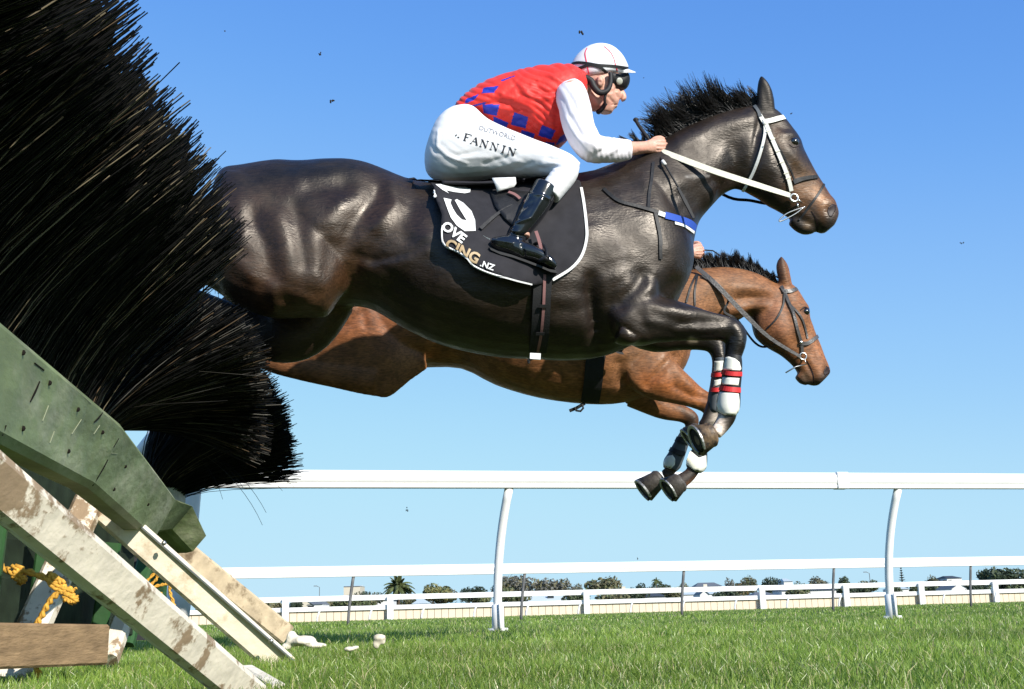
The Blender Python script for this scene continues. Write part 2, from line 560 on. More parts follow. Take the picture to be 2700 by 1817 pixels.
# =================================================================== SETTING
M = {}
M['soil'] = mat('soil', (0.05, 0.065, 0.025), 0.95, 0.1, var=0.4, vscale=0.8, col2=(0.09, 0.105, 0.04), bump=0.4, bscale=8)
M['grass'] = mat('grass', (0.06, 0.14, 0.02), 0.36, 0.6, attr=True, trans=0.42)
M['white_rail'] = mat('white_rail_paint', (0.8, 0.8, 0.78), 0.35, 0.5, var=0.04, vscale=3)
M['white_post'] = mat('white_post_paint', (0.78, 0.78, 0.76), 0.45, 0.5, var=0.07, vscale=5)
M['grey_post'] = mat('grey_post_metal', (0.12, 0.12, 0.12), 0.6, 0.4, var=0.2, vscale=6)
M['cream'] = mat('cream_boards', (0.66, 0.56, 0.42), 0.7, 0.3, var=0.06, vscale=1.5)
M['seam'] = mat('board_gap', (0.36, 0.29, 0.21), 0.8, 0.2)
M['dark'] = mat('dark_rubber', (0.015, 0.015, 0.016), 0.55, 0.4)

g = MB()
n = 60
xs = np.concatenate([-np.geomspace(3000, 1, n), [0], np.geomspace(1, 3000, n)]); ys = np.concatenate([[-60, -20, -8, -3], np.geomspace(0.5, 3000, 70)])
V = np.array([[x, y, 0.0] for y in ys for x in xs]); nx = len(xs)
idx = np.arange(len(V)).reshape(len(ys), nx)
Fq = np.stack([idx[:-1, :-1], idx[:-1, 1:], idx[1:, 1:], idx[1:, :-1]], -1).reshape(-1, 4)
o = link('ground', arrmesh('ground', V, Fq), M['soil']); tag(o, kind='structure')

# grass: real blades, denser near the lens, one object
def blades(N, ylo, yhi, hlo, hhi, wid, half=0.52, p=1.6):
    y = (RNG.random(N) * (yhi ** (2 - p) - ylo ** (2 - p)) + ylo ** (2 - p)) ** (1 / (2 - p))
    x = (RNG.random(N) * 2 - 1) * (half * y + 0.5)
    cl = np.sin(x * 5.1 + 1.3 * np.sin(y * 3.3)) * np.sin(y * 4.3 + 2 * np.sin(x * 2.1))
    h = (hlo + (hhi - hlo) * RNG.random(N) ** 1.3) * (1 + 0.22 * cl)
    h *= np.where(RNG.random(N) < 0.015, 1.2, 1)
    az = RNG.random(N) * 2 * math.pi; lean = h * (0.10 + 0.55 * RNG.random(N) ** 1.8)
    P0 = np.stack([x, y, np.full(N, -0.004)], 1)
    dirv = np.stack([np.cos(az), np.sin(az), np.zeros(N)], 1)
    P3 = P0 + dirv * lean[:, None] + np.array([0, 0, 1]) * h[:, None]
    P1 = P0 + np.array([0, 0, 1]) * (h * 0.45)[:, None]; P2 = P0 + dirv * (lean * 0.4)[:, None] + np.array([0, 0, 1]) * (h * 0.85)[:, None]
    b = RNG.random(N)[:, None]
    c = np.array([0.10, 0.205, 0.024]) * (1 - b) + np.array([0.35, 0.47, 0.09]) * b
    patchy = (0.5 + 0.5 * np.sin(x * 1.7 + 2 * np.sin(y * 0.9)) * np.sin(y * 1.9 + x))[:, None]
    c = c * (0.8 + 0.4 * patchy)
    dry = RNG.random(N) < 0.09; c[dry] = np.array([0.55, 0.50, 0.26]) * (0.7 + 0.6 * RNG.random((dry.sum(), 1)))
    return P0, P1, P2, P3, wid * (0.6 + 0.8 * RNG.random(N)), c
G = [blades(270000, 1.3, 6.0, 0.024, 0.054, 0.0019, p=1.5), blades(120000, 6.0, 15.0, 0.028, 0.062, 0.0036, 0.55), blades(60000, 15, 60, 0.03, 0.06, 0.011, 0.55)]
P0, P1, P2, P3, W, C = [np.concatenate([q[i] for q in G]) for i in range(6)]
me = strandmesh('grass', P0, P1, P2, P3, W, W * 0.12, nseg=3, sides=2, cols=C)
o = link('grass', me, M['grass']); tag(o, 'short bright green turf covering the racecourse', 'grass', kind='stuff')

# ---- running rails ------------------------------------------------------------
def railprofile(mb, A, B, hgt, dep, m=0, lip=True):
    """long rail from A to B, oval front with a lower lip"""
    A, B = np.array(A), np.array(B); t = (B - A) / np.linalg.norm(B - A); s = np.cross(t, [0, 0, 1.0])
    prof = [(-dep * .5, 0.03 * hgt), (dep * .42, 0.0), (dep * .5, 0.05 * hgt), (dep * .5, 0.2 * hgt), (dep * .40, 0.27 * hgt), (dep * .56, 0.33 * hgt), (dep * .60, 0.6 * hgt), (dep * .5, 0.86 * hgt), (dep * .25, hgt), (-dep * .25, hgt), (-dep * .5, 0.85 * hgt)]
    k = len(prof); N = 40; V, Fc = [], []
    for i in range(N + 1):
        c = A + (B - A) * i / N
        for x, z in prof: V.append(c + s * x + np.array([0, 0, z]))
    for i in range(N):
        for j in range(k):
            j2 = (j + 1) % k; Fc.append((i * k + j, i * k + j2, (i + 1) * k + j2, (i + 1) * k + j))
    Fc += [tuple(range(k)), tuple(N * k + j for j in reversed(range(k)))]
    mb.add(V, Fc, m)

def on_line(A, B, px):
    """point of the horizontal line A-B seen in pixel column px near the ground"""
    A, B = np.array(A), np.array(B); lo, hi = -3.0, 6.0
    for _ in range(60):
        m_ = (lo + hi) / 2; q = A + (B - A) * m_; x = proj(q)[0]
        if x < px: lo = m_
        else: hi = m_
    return A + (B - A) * lo

rA, rB = P(560, 1238, 8.73), P(2700, 1250, 10.67)
zt = (rA[2] + rB[2]) / 2; rA[2] = rB[2] = zt
RT = (rB - rA) / np.linalg.norm(rB - rA); RS = np.cross(RT, [0, 0, 1.0])   # RS points at the track
root = empty('running_rail', (0, 9.3, 0))
tag(root, 'thick white running rail on curved posts, nearest rail behind the leaping horses', 'rail', 'white racecourse rails')
mb = MB(); railprofile(mb, rA - RT * 2.6 - [0, 0, 0.135], rB + RT * 3 - [0, 0, 0.135], 0.135, 0.085)
mb.build('rail', M['white_rail'], root, True)
jp = on_line(rA, rB, 2213); jm = MB()
jm.beam(jp - RT * 0.05 - [0, 0, 0.067] + RS * 0.01, jp + RT * 0.05 - [0, 0, 0.067] + RS * 0.01, 0.094, 0.1385)
jm.build('joint_sleeve', M['white_rail'], root)
def curved_post(base, top_z, over, rad, root, sock=True, mt='white_post', lean=0.0):
    mb = MB(); pts = []
    for i in range(13):
        t = i / 12; s = max(0, (t - 0.15) / 0.85)
        pts.append(base + np.array([0, 0, top_z * t]) - RS * over * (1 - s ** 2.2) + RT * lean * s ** 2)
    pts[0][2] = -0.03
    mb.tube(pts, rad, 12); p = mb.build('post', M[mt], root, True)
    if sock:
        sm = MB(); b = pts[0]
        sm.tube([b * [1, 1, 0] + [0, 0, -.02], b * [1, 1, 0] + [0, 0, 0.22], b * [1, 1, 0] + [0, 0, 0.225]], [rad * 1.45, rad * 1.35, rad * 1.1], 12)
        sm.tube([b * [1, 1, 0] + [0.02, -.06, -.02], b * [1, 1, 0] + [0.02, -.06, 0.235]], 0.012, 6)
        sm.tube([b * [1, 1, 0] + [-.075, -.02, 0.03], b * [1, 1, 0] + [.075, -.02, 0.03]], 0.02, 6)
        sm.build('socket', M['white_post'], p, True)
for px in (-700, 255, 1318, 2345, 3290):
    b = on_line(rA, rB, px); b[2] = 0
    curved_post(b, zt - 0.13, 0.16, 0.034, root, lean=0.07)

# second rail further off
sA, sB = P(570, 1498, 22.0), P(2700, 1466, 27.7); z2 = (sA[2] + sB[2]) / 2; sA[2] = sB[2] = z2
ST = (sB - sA) / np.linalg.norm(sB - sA)
root = empty('running_rail', (2, 24, 0))
tag(root, 'deep flat white rail on thin grey posts, second rail beyond the horses', 'rail', 'white racecourse rails')
mb = MB(); railprofile(mb, sA - ST * 5 - [0, 0, .2], sB + ST * 7 - [0, 0, .2], 0.2, 0.10)
mb.build('rail', M['white_rail'], root, True)
for px in (-230, 210, 440, 918, 1370, 1790, 2186, 2547, 2880):
    b = on_line(sA, sB, px); b[2] = 0; mb = MB()
    pts = [b + np.array([0, 0, (z2 - .19) * i / 8]) + ST * 0.1 * (i / 8) ** 1.5 for i in range(9)]
    mb.tube(pts, 0.028, 8); mb.build('post', M['grey_post'], root, True)

# far white fence with cream boards in front of the town
tA, tB = P(640, 1640, 54.0), P(2700, 1592, 62.0); tA[2] = tB[2] = 0
TT = (tB - tA) / np.linalg.norm(tB - tA); TS = np.cross(TT, [0, 0, 1.0])
def hz(A, B, px_, py_): # height over ground of a pixel at line A-B
    q = on_line(A, B, px_); return P(px_, py_, q[1])[2]
zlow, ztop = hz(tA, tB, 1500, 1589), hz(tA, tB, 1500, 1556)
root = empty('boundary_fence', (5, 58, 0))
tag(root, 'low cream board fence with white posts and top rails before the houses', 'fence')
eA, eB = tA - TT * 14, tB + TT * 12
Lf = np.linalg.norm(eB - eA); mb = MB()
nb = int(Lf / 0.32)
for i in range(nb):
    a = eA + TT * (Lf * i / nb); mb.beam(a + TT * 0.0 + [0, 0, zlow / 2 - .03], a + TT * (Lf / nb - 0.02) + [0, 0, zlow / 2 - .03], 0.03, zlow, m=0, bev=0.002)
mb.build('board_panel', M['cream'], root)
mb = MB(); mb.beam(eA - TS * 0.03 + [0, 0, zlow / 2 - .04], eB - TS * 0.03 + [0, 0, zlow / 2 - .04], 0.01, zlow - .02); mb.build('backing', M['seam'], root)
mb = MB(); mb.beam(eA + TS * .05 + [0, 0, zlow - .0], eB + TS * .05 + [0, 0, zlow - .0], 0.14, 0.19); mb.build('rail', M['white_rail'], root)
mb = MB(); mb.beam(eA + TS * .05 + [0, 0, ztop - .12], eB + TS * .05 + [0, 0, ztop - .12], 0.1, 0.23); mb.build('rail', M['white_rail'], root)
for px in (90, 480, 752, 1028, 1545, 2008, 2229, 2427, 2622, 2840):
    b = on_line(eA, eB, px); mb = MB(); mb.beam(b + TS * .2 + [0, 0, -.1], b + TS * .2 + [0, 0, ztop - .08], 0.27, 0.2, up=(0, 1, 0)); mb.build('post', M['white_post'], root)
for i in range(-6, 14):
    px = 967 + 135 * i
    b = on_line(eA, eB, px); mb = MB()
    mb.tube([b + TS * 1.2 + TT * 0.16 * (k / 6) ** 2 + [0, 0, (zlow) * k / 6] for k in range(7)], 0.045, 6); mb.build('stay', M['white_post'], root, True)

# ---- the town behind: trees and houses ------------------------------------------
TY = 270.0
def leafcrown(c, rx, ry, rz, n, size, rough=0.35, lumps=9, seed=0):
    """leaf-sized quads spread through a lumpy volume"""
    rg = np.random.default_rng(seed)
    L = rg.normal(size=(lumps, 3)); L /= np.linalg.norm(L, axis=1, keepdims=True); L *= rg.uniform(0.35, 0.75, (lumps, 1)); L[:, 2] = np.abs(L[:, 2]) * 0.9 - 0.25
    R = rg.uniform(0.3, 0.5, lumps)
    k = rg.integers(0, lumps, n); d = rg.normal(size=(n, 3)); d /= np.linalg.norm(d, axis=1, keepdims=True)
    p = L[k] + d * (R[k] * rg.uniform(0.55, 1.0, n) ** 0.5)[:, None]
    p = np.array(c) + p * [rx, ry, rz]
    nrm = d + rg.normal(size=(n, 3)) * 0.6; nrm /= np.linalg.norm(nrm, axis=1, keepdims=True)
    a = np.cross(nrm, rg.normal(size=(n, 3))); a /= np.linalg.norm(a, axis=1, keepdims=True); b = np.cross(nrm, a)
    s = size * rg.uniform(0.5, 1.4, n)[:, None]
    V = np.stack([p - a * s, p - b * s * .6, p + a * s, p + b * s * .6], 1).reshape(-1, 3)
    return V, np.arange(n * 4).reshape(-1, 4), rg
M['leaf'] = mat('tree_leaves', (0.06, 0.09, 0.03), 0.6, 0.3, attr=True, trans=0.15)
M['bark'] = mat('tree_bark', (0.09, 0.07, 0.05), 0.9, 0.2, var=0.3, vscale=3)
def trunk_mb(x, y, h, r, spread, sd):
    rg = random.Random(sd); mb = MB()
    mb.tube([(x, y, -.2), (x + .1, y, h * .35), (x + rg.uniform(-.3, .3), y, h * .6)], [r, r * .8, r * .5], 7)
    for i in range(5):
        a = rg.uniform(0, 6.28); mb.tube([(x + .1, y, h * rg.uniform(.3, .45)), (x + math.cos(a) * spread * .4, y + math.sin(a) * spread * .4, h * .6), (x + math.cos(a) * spread * .7, y + math.sin(a) * spread * .7, h * .8)], [r * .5, r * .3, r * .12], 5)
    return mb
def tree(x0, x1, ytop, ybot, col, label, col2=None, Y=TY, seed=1, dens=1.0, group='trees among the houses', name='broadleaf_tree', lumps=10):
    cx = (x0 + x1) / 2; b = P(cx, 1600, Y); rx = (x1 - x0) / 2 / F * Y; zt_ = P(cx, ytop, Y)[2]; zb = P(cx, ybot, Y)[2]
    rt = empty(name, (b[0], Y, 0)); tag(rt, label, 'tree', group)
    cz = (zt_ + zb) / 2; rz = (zt_ - zb) / 2
    V, q, rg = leafcrown((b[0], Y, cz), rx * 1.05, rx, rz * 1.15, int(1500 * dens), max(0.16, rx * 0.075), seed=seed, lumps=lumps)
    me = arrmesh('crown', V, q); n = len(q); f = rg.random(n)[:, None]; f2 = (rg.random(n) < 0.3)[:, None]
    C = np.array(col) * (0.55 + 0.9 * f)
    if col2 is not None: C = np.where(f2, np.array(col2) * (0.6 + 0.8 * f), C)
    setcol(me, np.repeat(C, 4, axis=0)); link('crown', me, M['leaf'], rt, False)
    trunk_mb(b[0], Y, cz, max(0.15, rx * 0.08), rx, seed).build('trunk', M['bark'], rt, True)
GRN, DGR, GRY, YEL, ORG, OLV = (0.085, 0.11, 0.05), (0.045, 0.065, 0.04), (0.17, 0.17, 0.15), (0.24, 0.23, 0.09), (0.34, 0.2, 0.07), (0.15, 0.14, 0.075)
for i, a in enumerate([
    (1098, 1205, 1532, 1596, YEL, 'yellow green round tree right of the palm', GRN), (1212, 1292, 1530, 1598, DGR, 'dark pine like tree left of the nearest rail post', None),
    (1296, 1430, 1506, 1590, GRY, 'big grey bare looking tree just right of the nearest left rail post', OLV), (1400, 1512, 1512, 1588, GRY, 'grey brown tree above the pale roof with a skylight', OLV),
    (1533, 1655, 1506, 1594, OLV, 'tall olive brown tree right of the orange roof', GRN), (1660, 1712, 1530, 1590, DGR, 'small dark tree left of the little cabbage tree', None),
    (1700, 1775, 1528, 1592, DGR, 'wide dark bush behind the little cabbage tree', GRN), (1786, 1826, 1524, 1590, YEL, 'yellow tree at a grey rail post right of centre', OLV),
    (1912, 1946, 1514, 1590, GRY, 'thin grey tree left of the orange autumn tree', OLV), (1930, 1986, 1524, 1588, ORG, 'orange autumn tree among green trees', YEL),
    (1944, 2010, 1510, 1586, OLV, 'olive tree rising behind the orange autumn tree', GRN), (2004, 2076, 1510, 1584, DGR, 'dark round tree right of the orange autumn tree', None),
    (2128, 2196, 1511, 1580, OLV, 'brown green domed tree left of a grey rail post', GRY), (2202, 2248, 1506, 1580, GRN, 'leafy upright tree right of a grey rail post', DGR),
    (2435, 2490, 1510, 1575, OLV, 'small bushy tree right of the norfolk pine', GRN), (2572, 2720, 1484, 1562, DGR, 'large dark spreading tree at the right edge', GRN),
    (2238, 2320, 1536, 1580, DGR, 'clipped dark hedge tree left of the right curved post', GRN), (2336, 2384, 1538, 1578, GRN, 'low green bush right of the right curved post', DGR),
    (2388, 2500, 1534, 1576, DGR, 'long dark hedge below the norfolk pine', GRN), (2545, 2630, 1530, 1572, DGR, 'dark hedge left of the last white fence post', GRN), (2630, 2760, 1528, 1572, GRN, 'dark hedge at the right edge under the big tree', DGR),
    (1040, 1100, 1560, 1612, OLV, 'low olive bush under the palm', GRN), (1560, 1690, 1556, 1600, OLV, 'low brown hedge right of the orange roof', GRN), (760, 800, 1578, 1616, DGR, 'dark bush beside the chapel', None), (840, 930, 1574, 1612, OLV, 'olive hedge right of the chapel', DGR),
    (510, 600, 1590, 1625, DGR, 'dark bush far left behind the wooden props', None), (1240, 1300, 1560, 1600, GRN, 'green bush at the foot of the pine like tree', YEL), (1130, 1225, 1548, 1606, OLV, 'olive bush between the palm and the pine like tree', GRN),
    (1290, 1400, 1545, 1600, GRN, 'green undergrowth before the big grey tree', OLV), (1480, 1560, 1548, 1600, GRN, 'green bush behind the orange roof', DGR), (1770, 1850, 1548, 1594, GRN, 'green bush below the yellow tree', DGR),
    (1880, 1960, 1546, 1592, DGR, 'dark bush left of the thin grey tree', GRN), (2070, 2150, 1536, 1584, GRN, 'green bush behind the white house with grey gable', OLV), (2190, 2260, 1532, 1582, DGR, 'dark bush below the leafy upright tree', GRN),
    (2480, 2590, 1528, 1574, OLV, 'olive bush between two dark hedges at the right', GRN), (870, 1000, 1566, 1612, GRN, 'green garden bushes behind the long white house', OLV), (600, 760, 1584, 1622, OLV, 'olive bushes far left behind the props', DGR), (1640, 1700, 1544, 1596, GRN, 'green bush right of the tall olive brown tree', OLV),
    (930, 1010, 1548, 1612, DGR, 'dark tree close left of the date palm', OLV), (1200, 1250, 1540, 1606, GRN, 'green tree filling the gap left of the pine like tree', DGR), (1505, 1545, 1524, 1600, OLV, 'olive tree between the grey brown tree and the tall olive brown tree', GRY),
    (1756, 1800, 1536, 1594, OLV, 'olive tree left of the yellow tree', GRN), (1820, 1925, 1542, 1592, GRN, 'wide green trees around the grey hip roofed house', OLV), (2080, 2134, 1528, 1582, OLV, 'olive tree left of the brown green domed tree', GRN),
    (2252, 2330, 1526, 1580, GRN, 'green tree left of the thin tall street lamp', OLV), (2400, 2450, 1526, 1576, GRN, 'green tree touching the norfolk pine on its right', DGR), (2486, 2520, 1522, 1574, DGR, 'dark tree left of the dark hip roofed house', GRN)]):
    tree(a[0], a[1], a[2], a[3], a[4], a[5], a[6], seed=20 + i, Y=TY + (i % 5) * 4 - (75 if a[2] >= 1530 and i % 3 else 0), lumps=9 + i % 4)
# palm
def palm(cx, ytop, ybot, span, label, n=46, Y=TY - 10, tr=0.45, col=(0.07, 0.085, 0.03)):
    b = P(cx, 1600, Y); top = P(cx, ytop, Y)[2]; cz = P(cx, ytop + (ybot - ytop) * 0.45, Y)[2]; R = span / 2 / F * Y
    rt = empty('palm_tree', (b[0], Y, 0)); tag(rt, label, 'tree', 'trees among the houses')
    mb = MB(); mb.tube([(b[0], Y, -.2), (b[0], Y, cz * .5), (b[0], Y, cz)], [tr, tr * .9, tr * 1.1], 8); mb.build('trunk', M['bark'], rt, True)
    rg = np.random.default_rng(3); V, q, C = [], [], []
    for i in range(n):
        a = rg.uniform(0, 6.28); el = rg.uniform(-0.5, 1.35); L = R * rg.uniform(.85, 1.1); prev = None
        for s in range(9):
            t = s / 8; r = L * math.cos(el) * t * 1.0; zz = cz + L * math.sin(el) * t * .8 - L * .75 * t * t * max(0.2, math.cos(el))
            p = np.array([b[0] + math.cos(a) * r, Y + math.sin(a) * r, zz]); wd = 0.26 * R * (1 - t) ** .5 * .6 + .02
            if prev is not None:
                sd = np.array([-math.sin(a), math.cos(a), 0]) * wd
                for sg in (-1, 1):
                    k = len(V); V += [prev, p, p + sd * sg - [0, 0, wd * .8], prev + sd * sg - [0, 0, wd * .8]]; q.append((k, k + 1, k + 2, k + 3)); cc = np.array(col) * rg.uniform(.5, 1.7); C += [cc] * 4
            prev = p
    me = arrmesh('crown', np.array(V), np.array(q)); setcol(me, np.array(C)); link('crown', me, M['leaf'], rt, False)
palm(1050, 1520, 1572, 108, 'large date palm with drooping fronds left of the nearest rail post')
palm(1733, 1516, 1548, 34, 'little cabbage tree against dark bushes', 22, tr=0.12)
# norfolk pine
b = P(2385, 1600, TY); rt = empty('norfolk_pine', (b[0], TY, 0)); tag(rt, 'tiered norfolk pine standing alone near the right side', 'tree', 'trees among the houses')
zt_, zb_ = P(2385, 1500, TY)[2], P(2385, 1550, TY)[2]; mb = MB(); mb.tube([(b[0], TY, -.2), (b[0], TY, zt_)], [.3, .05], 6); mb.build('trunk', M['bark'], rt, True)
V, q, C = [], [], []
for i in range(9):
    t = i / 8; z_ = zb_ + (zt_ - zb_) * t; R = 1.0 * (1 - t) + .12
    for k in range(9):
        a = k * .698 + i; p0_ = np.array([b[0], TY, z_]); p1_ = p0_ + [math.cos(a) * R, math.sin(a) * R, .12]; sd = np.array([-math.sin(a), math.cos(a), 0]) * .18
        for dz in (0, .14):
            kk = len(V); V += [p0_ - sd * .5, p0_ + sd * .5, p1_ + sd + [0, 0, dz], p1_ - sd + [0, 0, dz]]; q.append((kk, kk + 1, kk + 2, kk + 3)); C += [np.array(DGR) * RNG.uniform(.7, 1.5)] * 4
me = arrmesh('crown', np.array(V), np.array(q)); setcol(me, np.array(C)); link('crown', me, M['leaf'], rt, False)

WALLS = {'white': mat('house_wall_white', (0.7, 0.7, 0.68), 0.8, 0.2), 'cream': mat('house_wall_cream', (0.55, 0.5, 0.4), 0.8, 0.2), 'grey': mat('house_wall_grey', (0.25, 0.26, 0.27), 0.8, 0.2)}
ROOFS = {'grey': mat('roof_grey', (0.14, 0.15, 0.16), 0.6, 0.3), 'pale': mat('roof_pale_iron', (0.5, 0.56, 0.56), 0.5, 0.4), 'orange': mat('roof_orange', (0.5, 0.17, 0.09), 0.7, 0.3), 'dark': mat('roof_dark', (0.05, 0.055, 0.06), 0.6, 0.3)}
GLASS = mat('window_glass', (0.03, 0.035, 0.04), 0.1, 0.6)
def house(x0, x1, yridge, yeave, wall, roof, label, hip=0.25, Y=TY - 40, dep=9.0, nw=3, chim=False, skyl=False, gable=False):
    cx = (x0 + x1) / 2; b = P(cx, 1600, Y); hw = (x1 - x0) / 2 / F * Y; zr, ze = P(cx, yridge, Y)[2], P(cx, yeave, Y)[2]
    X, y0, y1 = b[0], Y, Y + dep
    rt = empty('house', (X, Y + dep / 2, 0)); tag(rt, label, 'house', 'houses behind the course')
    mb = MB(); mb.box((X, (y0 + y1) / 2, ze / 2 - .1), hw * 1.9, dep - .5, ze + .2)
    if gable: mb.add([(X - hw * .93, y0 + .26, ze), (X + hw * .93, y0 + .26, ze), (X, y0 + .26, zr - .05)], [(0, 1, 2)])
    mb.build('wall', WALLS[wall], rt)
    mb = MB(); ym = (y0 + y1) / 2; h2 = hip * hw * 2
    if gable: mb.add([(X - hw, y0, ze), (X - hw, y1, ze), (X, y1, zr), (X, y0, zr), (X + hw, y0, ze), (X + hw, y1, ze)], [(0, 1, 2, 3), (3, 2, 5, 4)])
    else: mb.add([(X - hw, y0, ze), (X + hw, y0, ze), (X + hw, y1, ze), (X - hw, y1, ze), (X - hw + h2, ym, zr), (X + hw - h2, ym, zr)], [(0, 1, 5, 4), (1, 2, 5), (2, 3, 4, 5), (3, 0, 4), (3, 2, 1, 0)])
    rf = mb.build('roof', ROOFS[roof], rt)
    if chim: mb = MB(); mb.box((X + hw * .3, ym, zr + .2), .7, .7, 1.6); mb.build('chimney', WALLS['cream'], rf)
    if skyl: mb = MB(); mb.box((X + hw * .1, y0 + dep * .2, ze + (zr - ze) * .45), 1.2, .5, .9); mb.build('skylight', GLASS, rf)
    for i in range(nw):
        mb = MB(); mb.box((X - hw * .7 + hw * 1.4 * (i + .5) / nw, y0 + .22, ze * .55), hw * .35, .1, max(.5, ze * .35)); wn = mb.build('window', GLASS, rt)
        mb = MB(); mb.box((X - hw * .7 + hw * 1.4 * (i + .5) / nw, y0 + .16, ze * .55 - max(.5, ze * .35) * .58), hw * .42, .14, .12); mb.build('sill', WALLS['white'], wn)
for a in [
    (905, 950, 1543, 1546, 'cream', 'pale', 'tall cream block of flats left of the palm', dict(hip=.02, Y=TY + 20, nw=2)),
    (920, 1035, 1574, 1584, 'white', 'grey', 'long white house with grey roof left of the palm', dict(nw=5)),
    (766, 828, 1573, 1598, 'cream', 'grey', 'steep gabled grey roofed chapel at the left', dict(gable=True, nw=1)),
    (810, 850, 1580, 1594, 'white', 'grey', 'small grey roofed house right of the chapel', dict(nw=2)),
    (1085, 1128, 1576, 1592, 'white', 'pale', 'small pale hip roofed house under the yellow green tree', dict(hip=.45, nw=2)),
    (1376, 1516, 1562, 1586, 'white', 'pale', 'wide pale iron roof with a skylight left of a white fence post', dict(hip=.12, skyl=True, nw=4)),
    (1500, 1542, 1560, 1571, 'cream', 'orange', 'low orange roofed house beside the pale iron roof', dict(hip=.1, nw=2)),
    (1620, 1668, 1560, 1576, 'white', 'pale', 'pale gabled cottage below the dark tree', dict(hip=.3, chim=True, nw=2)),
    (1668, 1760, 1562, 1573, 'grey', 'dark', 'low dark roofed house below the little cabbage tree', dict(nw=3)),
    (1838, 1908, 1535, 1546, 'grey', 'grey', 'grey hip roofed house on the skyline right of centre', dict(hip=.2, Y=TY + 12, nw=3)),
    (1800, 1910, 1554, 1567, 'white', 'pale', 'pale iron roofed house with white gable under the skyline', dict(hip=.1, nw=4, chim=True)),
    (1848, 1874, 1556, 1568, 'white', 'grey', 'small white gabled shed before the pale iron roof', dict(gable=True, Y=TY - 55, nw=1)),
    (1990, 2050, 1560, 1570, 'cream', 'grey', 'low cream house under the dark round tree', dict(nw=3)),
    (2064, 2140, 1545, 1557, 'white', 'grey', 'white house with grey gable right of a white post', dict(hip=.1, nw=4)),
    (2140, 2210, 1545, 1556, 'white', 'dark', 'white house with dark roof left of a grey rail post', dict(hip=.1, nw=3)),
    (2072, 2096, 1524, 1533, 'white', 'pale', 'small pale house up on the skyline beyond the dark round tree', dict(Y=TY + 15, nw=1)),
    (2370, 2402, 1540, 1553, 'white', 'pale', 'small white garage below the norfolk pine', dict(Y=TY - 50, nw=1)),
    (2505, 2545, 1517, 1524, 'white', 'dark', 'dark hip roofed house between two trees at the right', dict(hip=.2, Y=TY + 10, nw=2)),
    (2515, 2560, 1538, 1552, 'white', 'grey', 'white gable end house between the dark hedges', dict(gable=True, Y=TY - 45, nw=1))]:
    house(*a[:7], **a[7])
# thin lamp poles in the town
for px, py, lab in ((2300, 1508, 'thin tall street lamp left of the norfolk pine'), (842, 1545, 'thin street lamp right of the chapel')):
    b = P(px, 1600, TY); zt_ = P(px, py, TY)[2]; rt = empty('street_lamp', (b[0], TY, 0)); tag(rt, lab, 'street lamp')
    mb = MB(); mb.tube([(b[0], TY, 0), (b[0], TY, zt_ - .3), (b[0] - .6, TY, zt_)], .07, 5); mb.build('pole', M['grey_post'], rt)
    mb = MB(); mb.box((b[0] - .9, TY, zt_), .7, .3, .15); mb.build('lamp_head', M['grey_post'], rt)

# =================================================================== HURDLES
M['bristle'] = mat('bristle', (0.01, 0.01, 0.01), 0.5, 0.22, attr=True)
M['green_board'] = mat('green_painted_board', (0.165, 0.205, 0.09), 0.55, 0.35, var=0.4, vscale=6, col2=(0.33, 0.33, 0.22), thr=(0.52, 0.72), bump=0.6, bscale=22, stretch=(1, 0.35, 1))
M['green_slat'] = mat('green_slat_paint', (0.022, 0.075, 0.02), 0.6, 0.35, var=0.3, vscale=6, bump=0.2, bscale=30)
M['worn'] = mat('worn_white_paint', (0.74, 0.66, 0.53), 0.6, 0.3, var=0.12, vscale=10, col2=(0.30, 0.215, 0.135), thr=(0.515, 0.56), bump=0.3, bscale=40)
M['worn_light'] = mat('scuffed_cream_paint', (0.76, 0.67, 0.52), 0.6, 0.3, var=0.12, vscale=7, col2=(0.42, 0.30, 0.17), thr=(0.50, 0.66), bump=0.25, bscale=40)
M['worn_dull'] = mat('dull_worn_paint', (0.56, 0.45, 0.31), 0.75, 0.25, var=0.2, vscale=9, col2=(0.2, 0.14, 0.085), thr=(0.5, 0.62), bump=0.3, bscale=40)
M['raw'] = mat('raw_timber', (0.25, 0.165, 0.09), 0.85, 0.2, var=0.3, vscale=7, bump=0.4, bscale=40, stretch=(0.5, 1, 4))
M['steel'] = mat('dull_steel', (0.45, 0.45, 0.44), 0.4, 0.5, metal=0.9)
M['twine'] = mat('yellow_twine', (0.62, 0.33, 0.05), 0.7, 0.3, var=0.3, vscale=60)
M['splinter'] = mat('splintered_wood', (0.72, 0.66, 0.55), 0.8, 0.2, var=0.15, vscale=20, bump=.4, bscale=60)
M['fleck'] = mat('chipped_green_paint', (0.30, 0.32, 0.21), 0.7, 0.2)
M['crack'] = mat('dark_crack', (0.012, 0.010, 0.008), 0.9, 0.1)

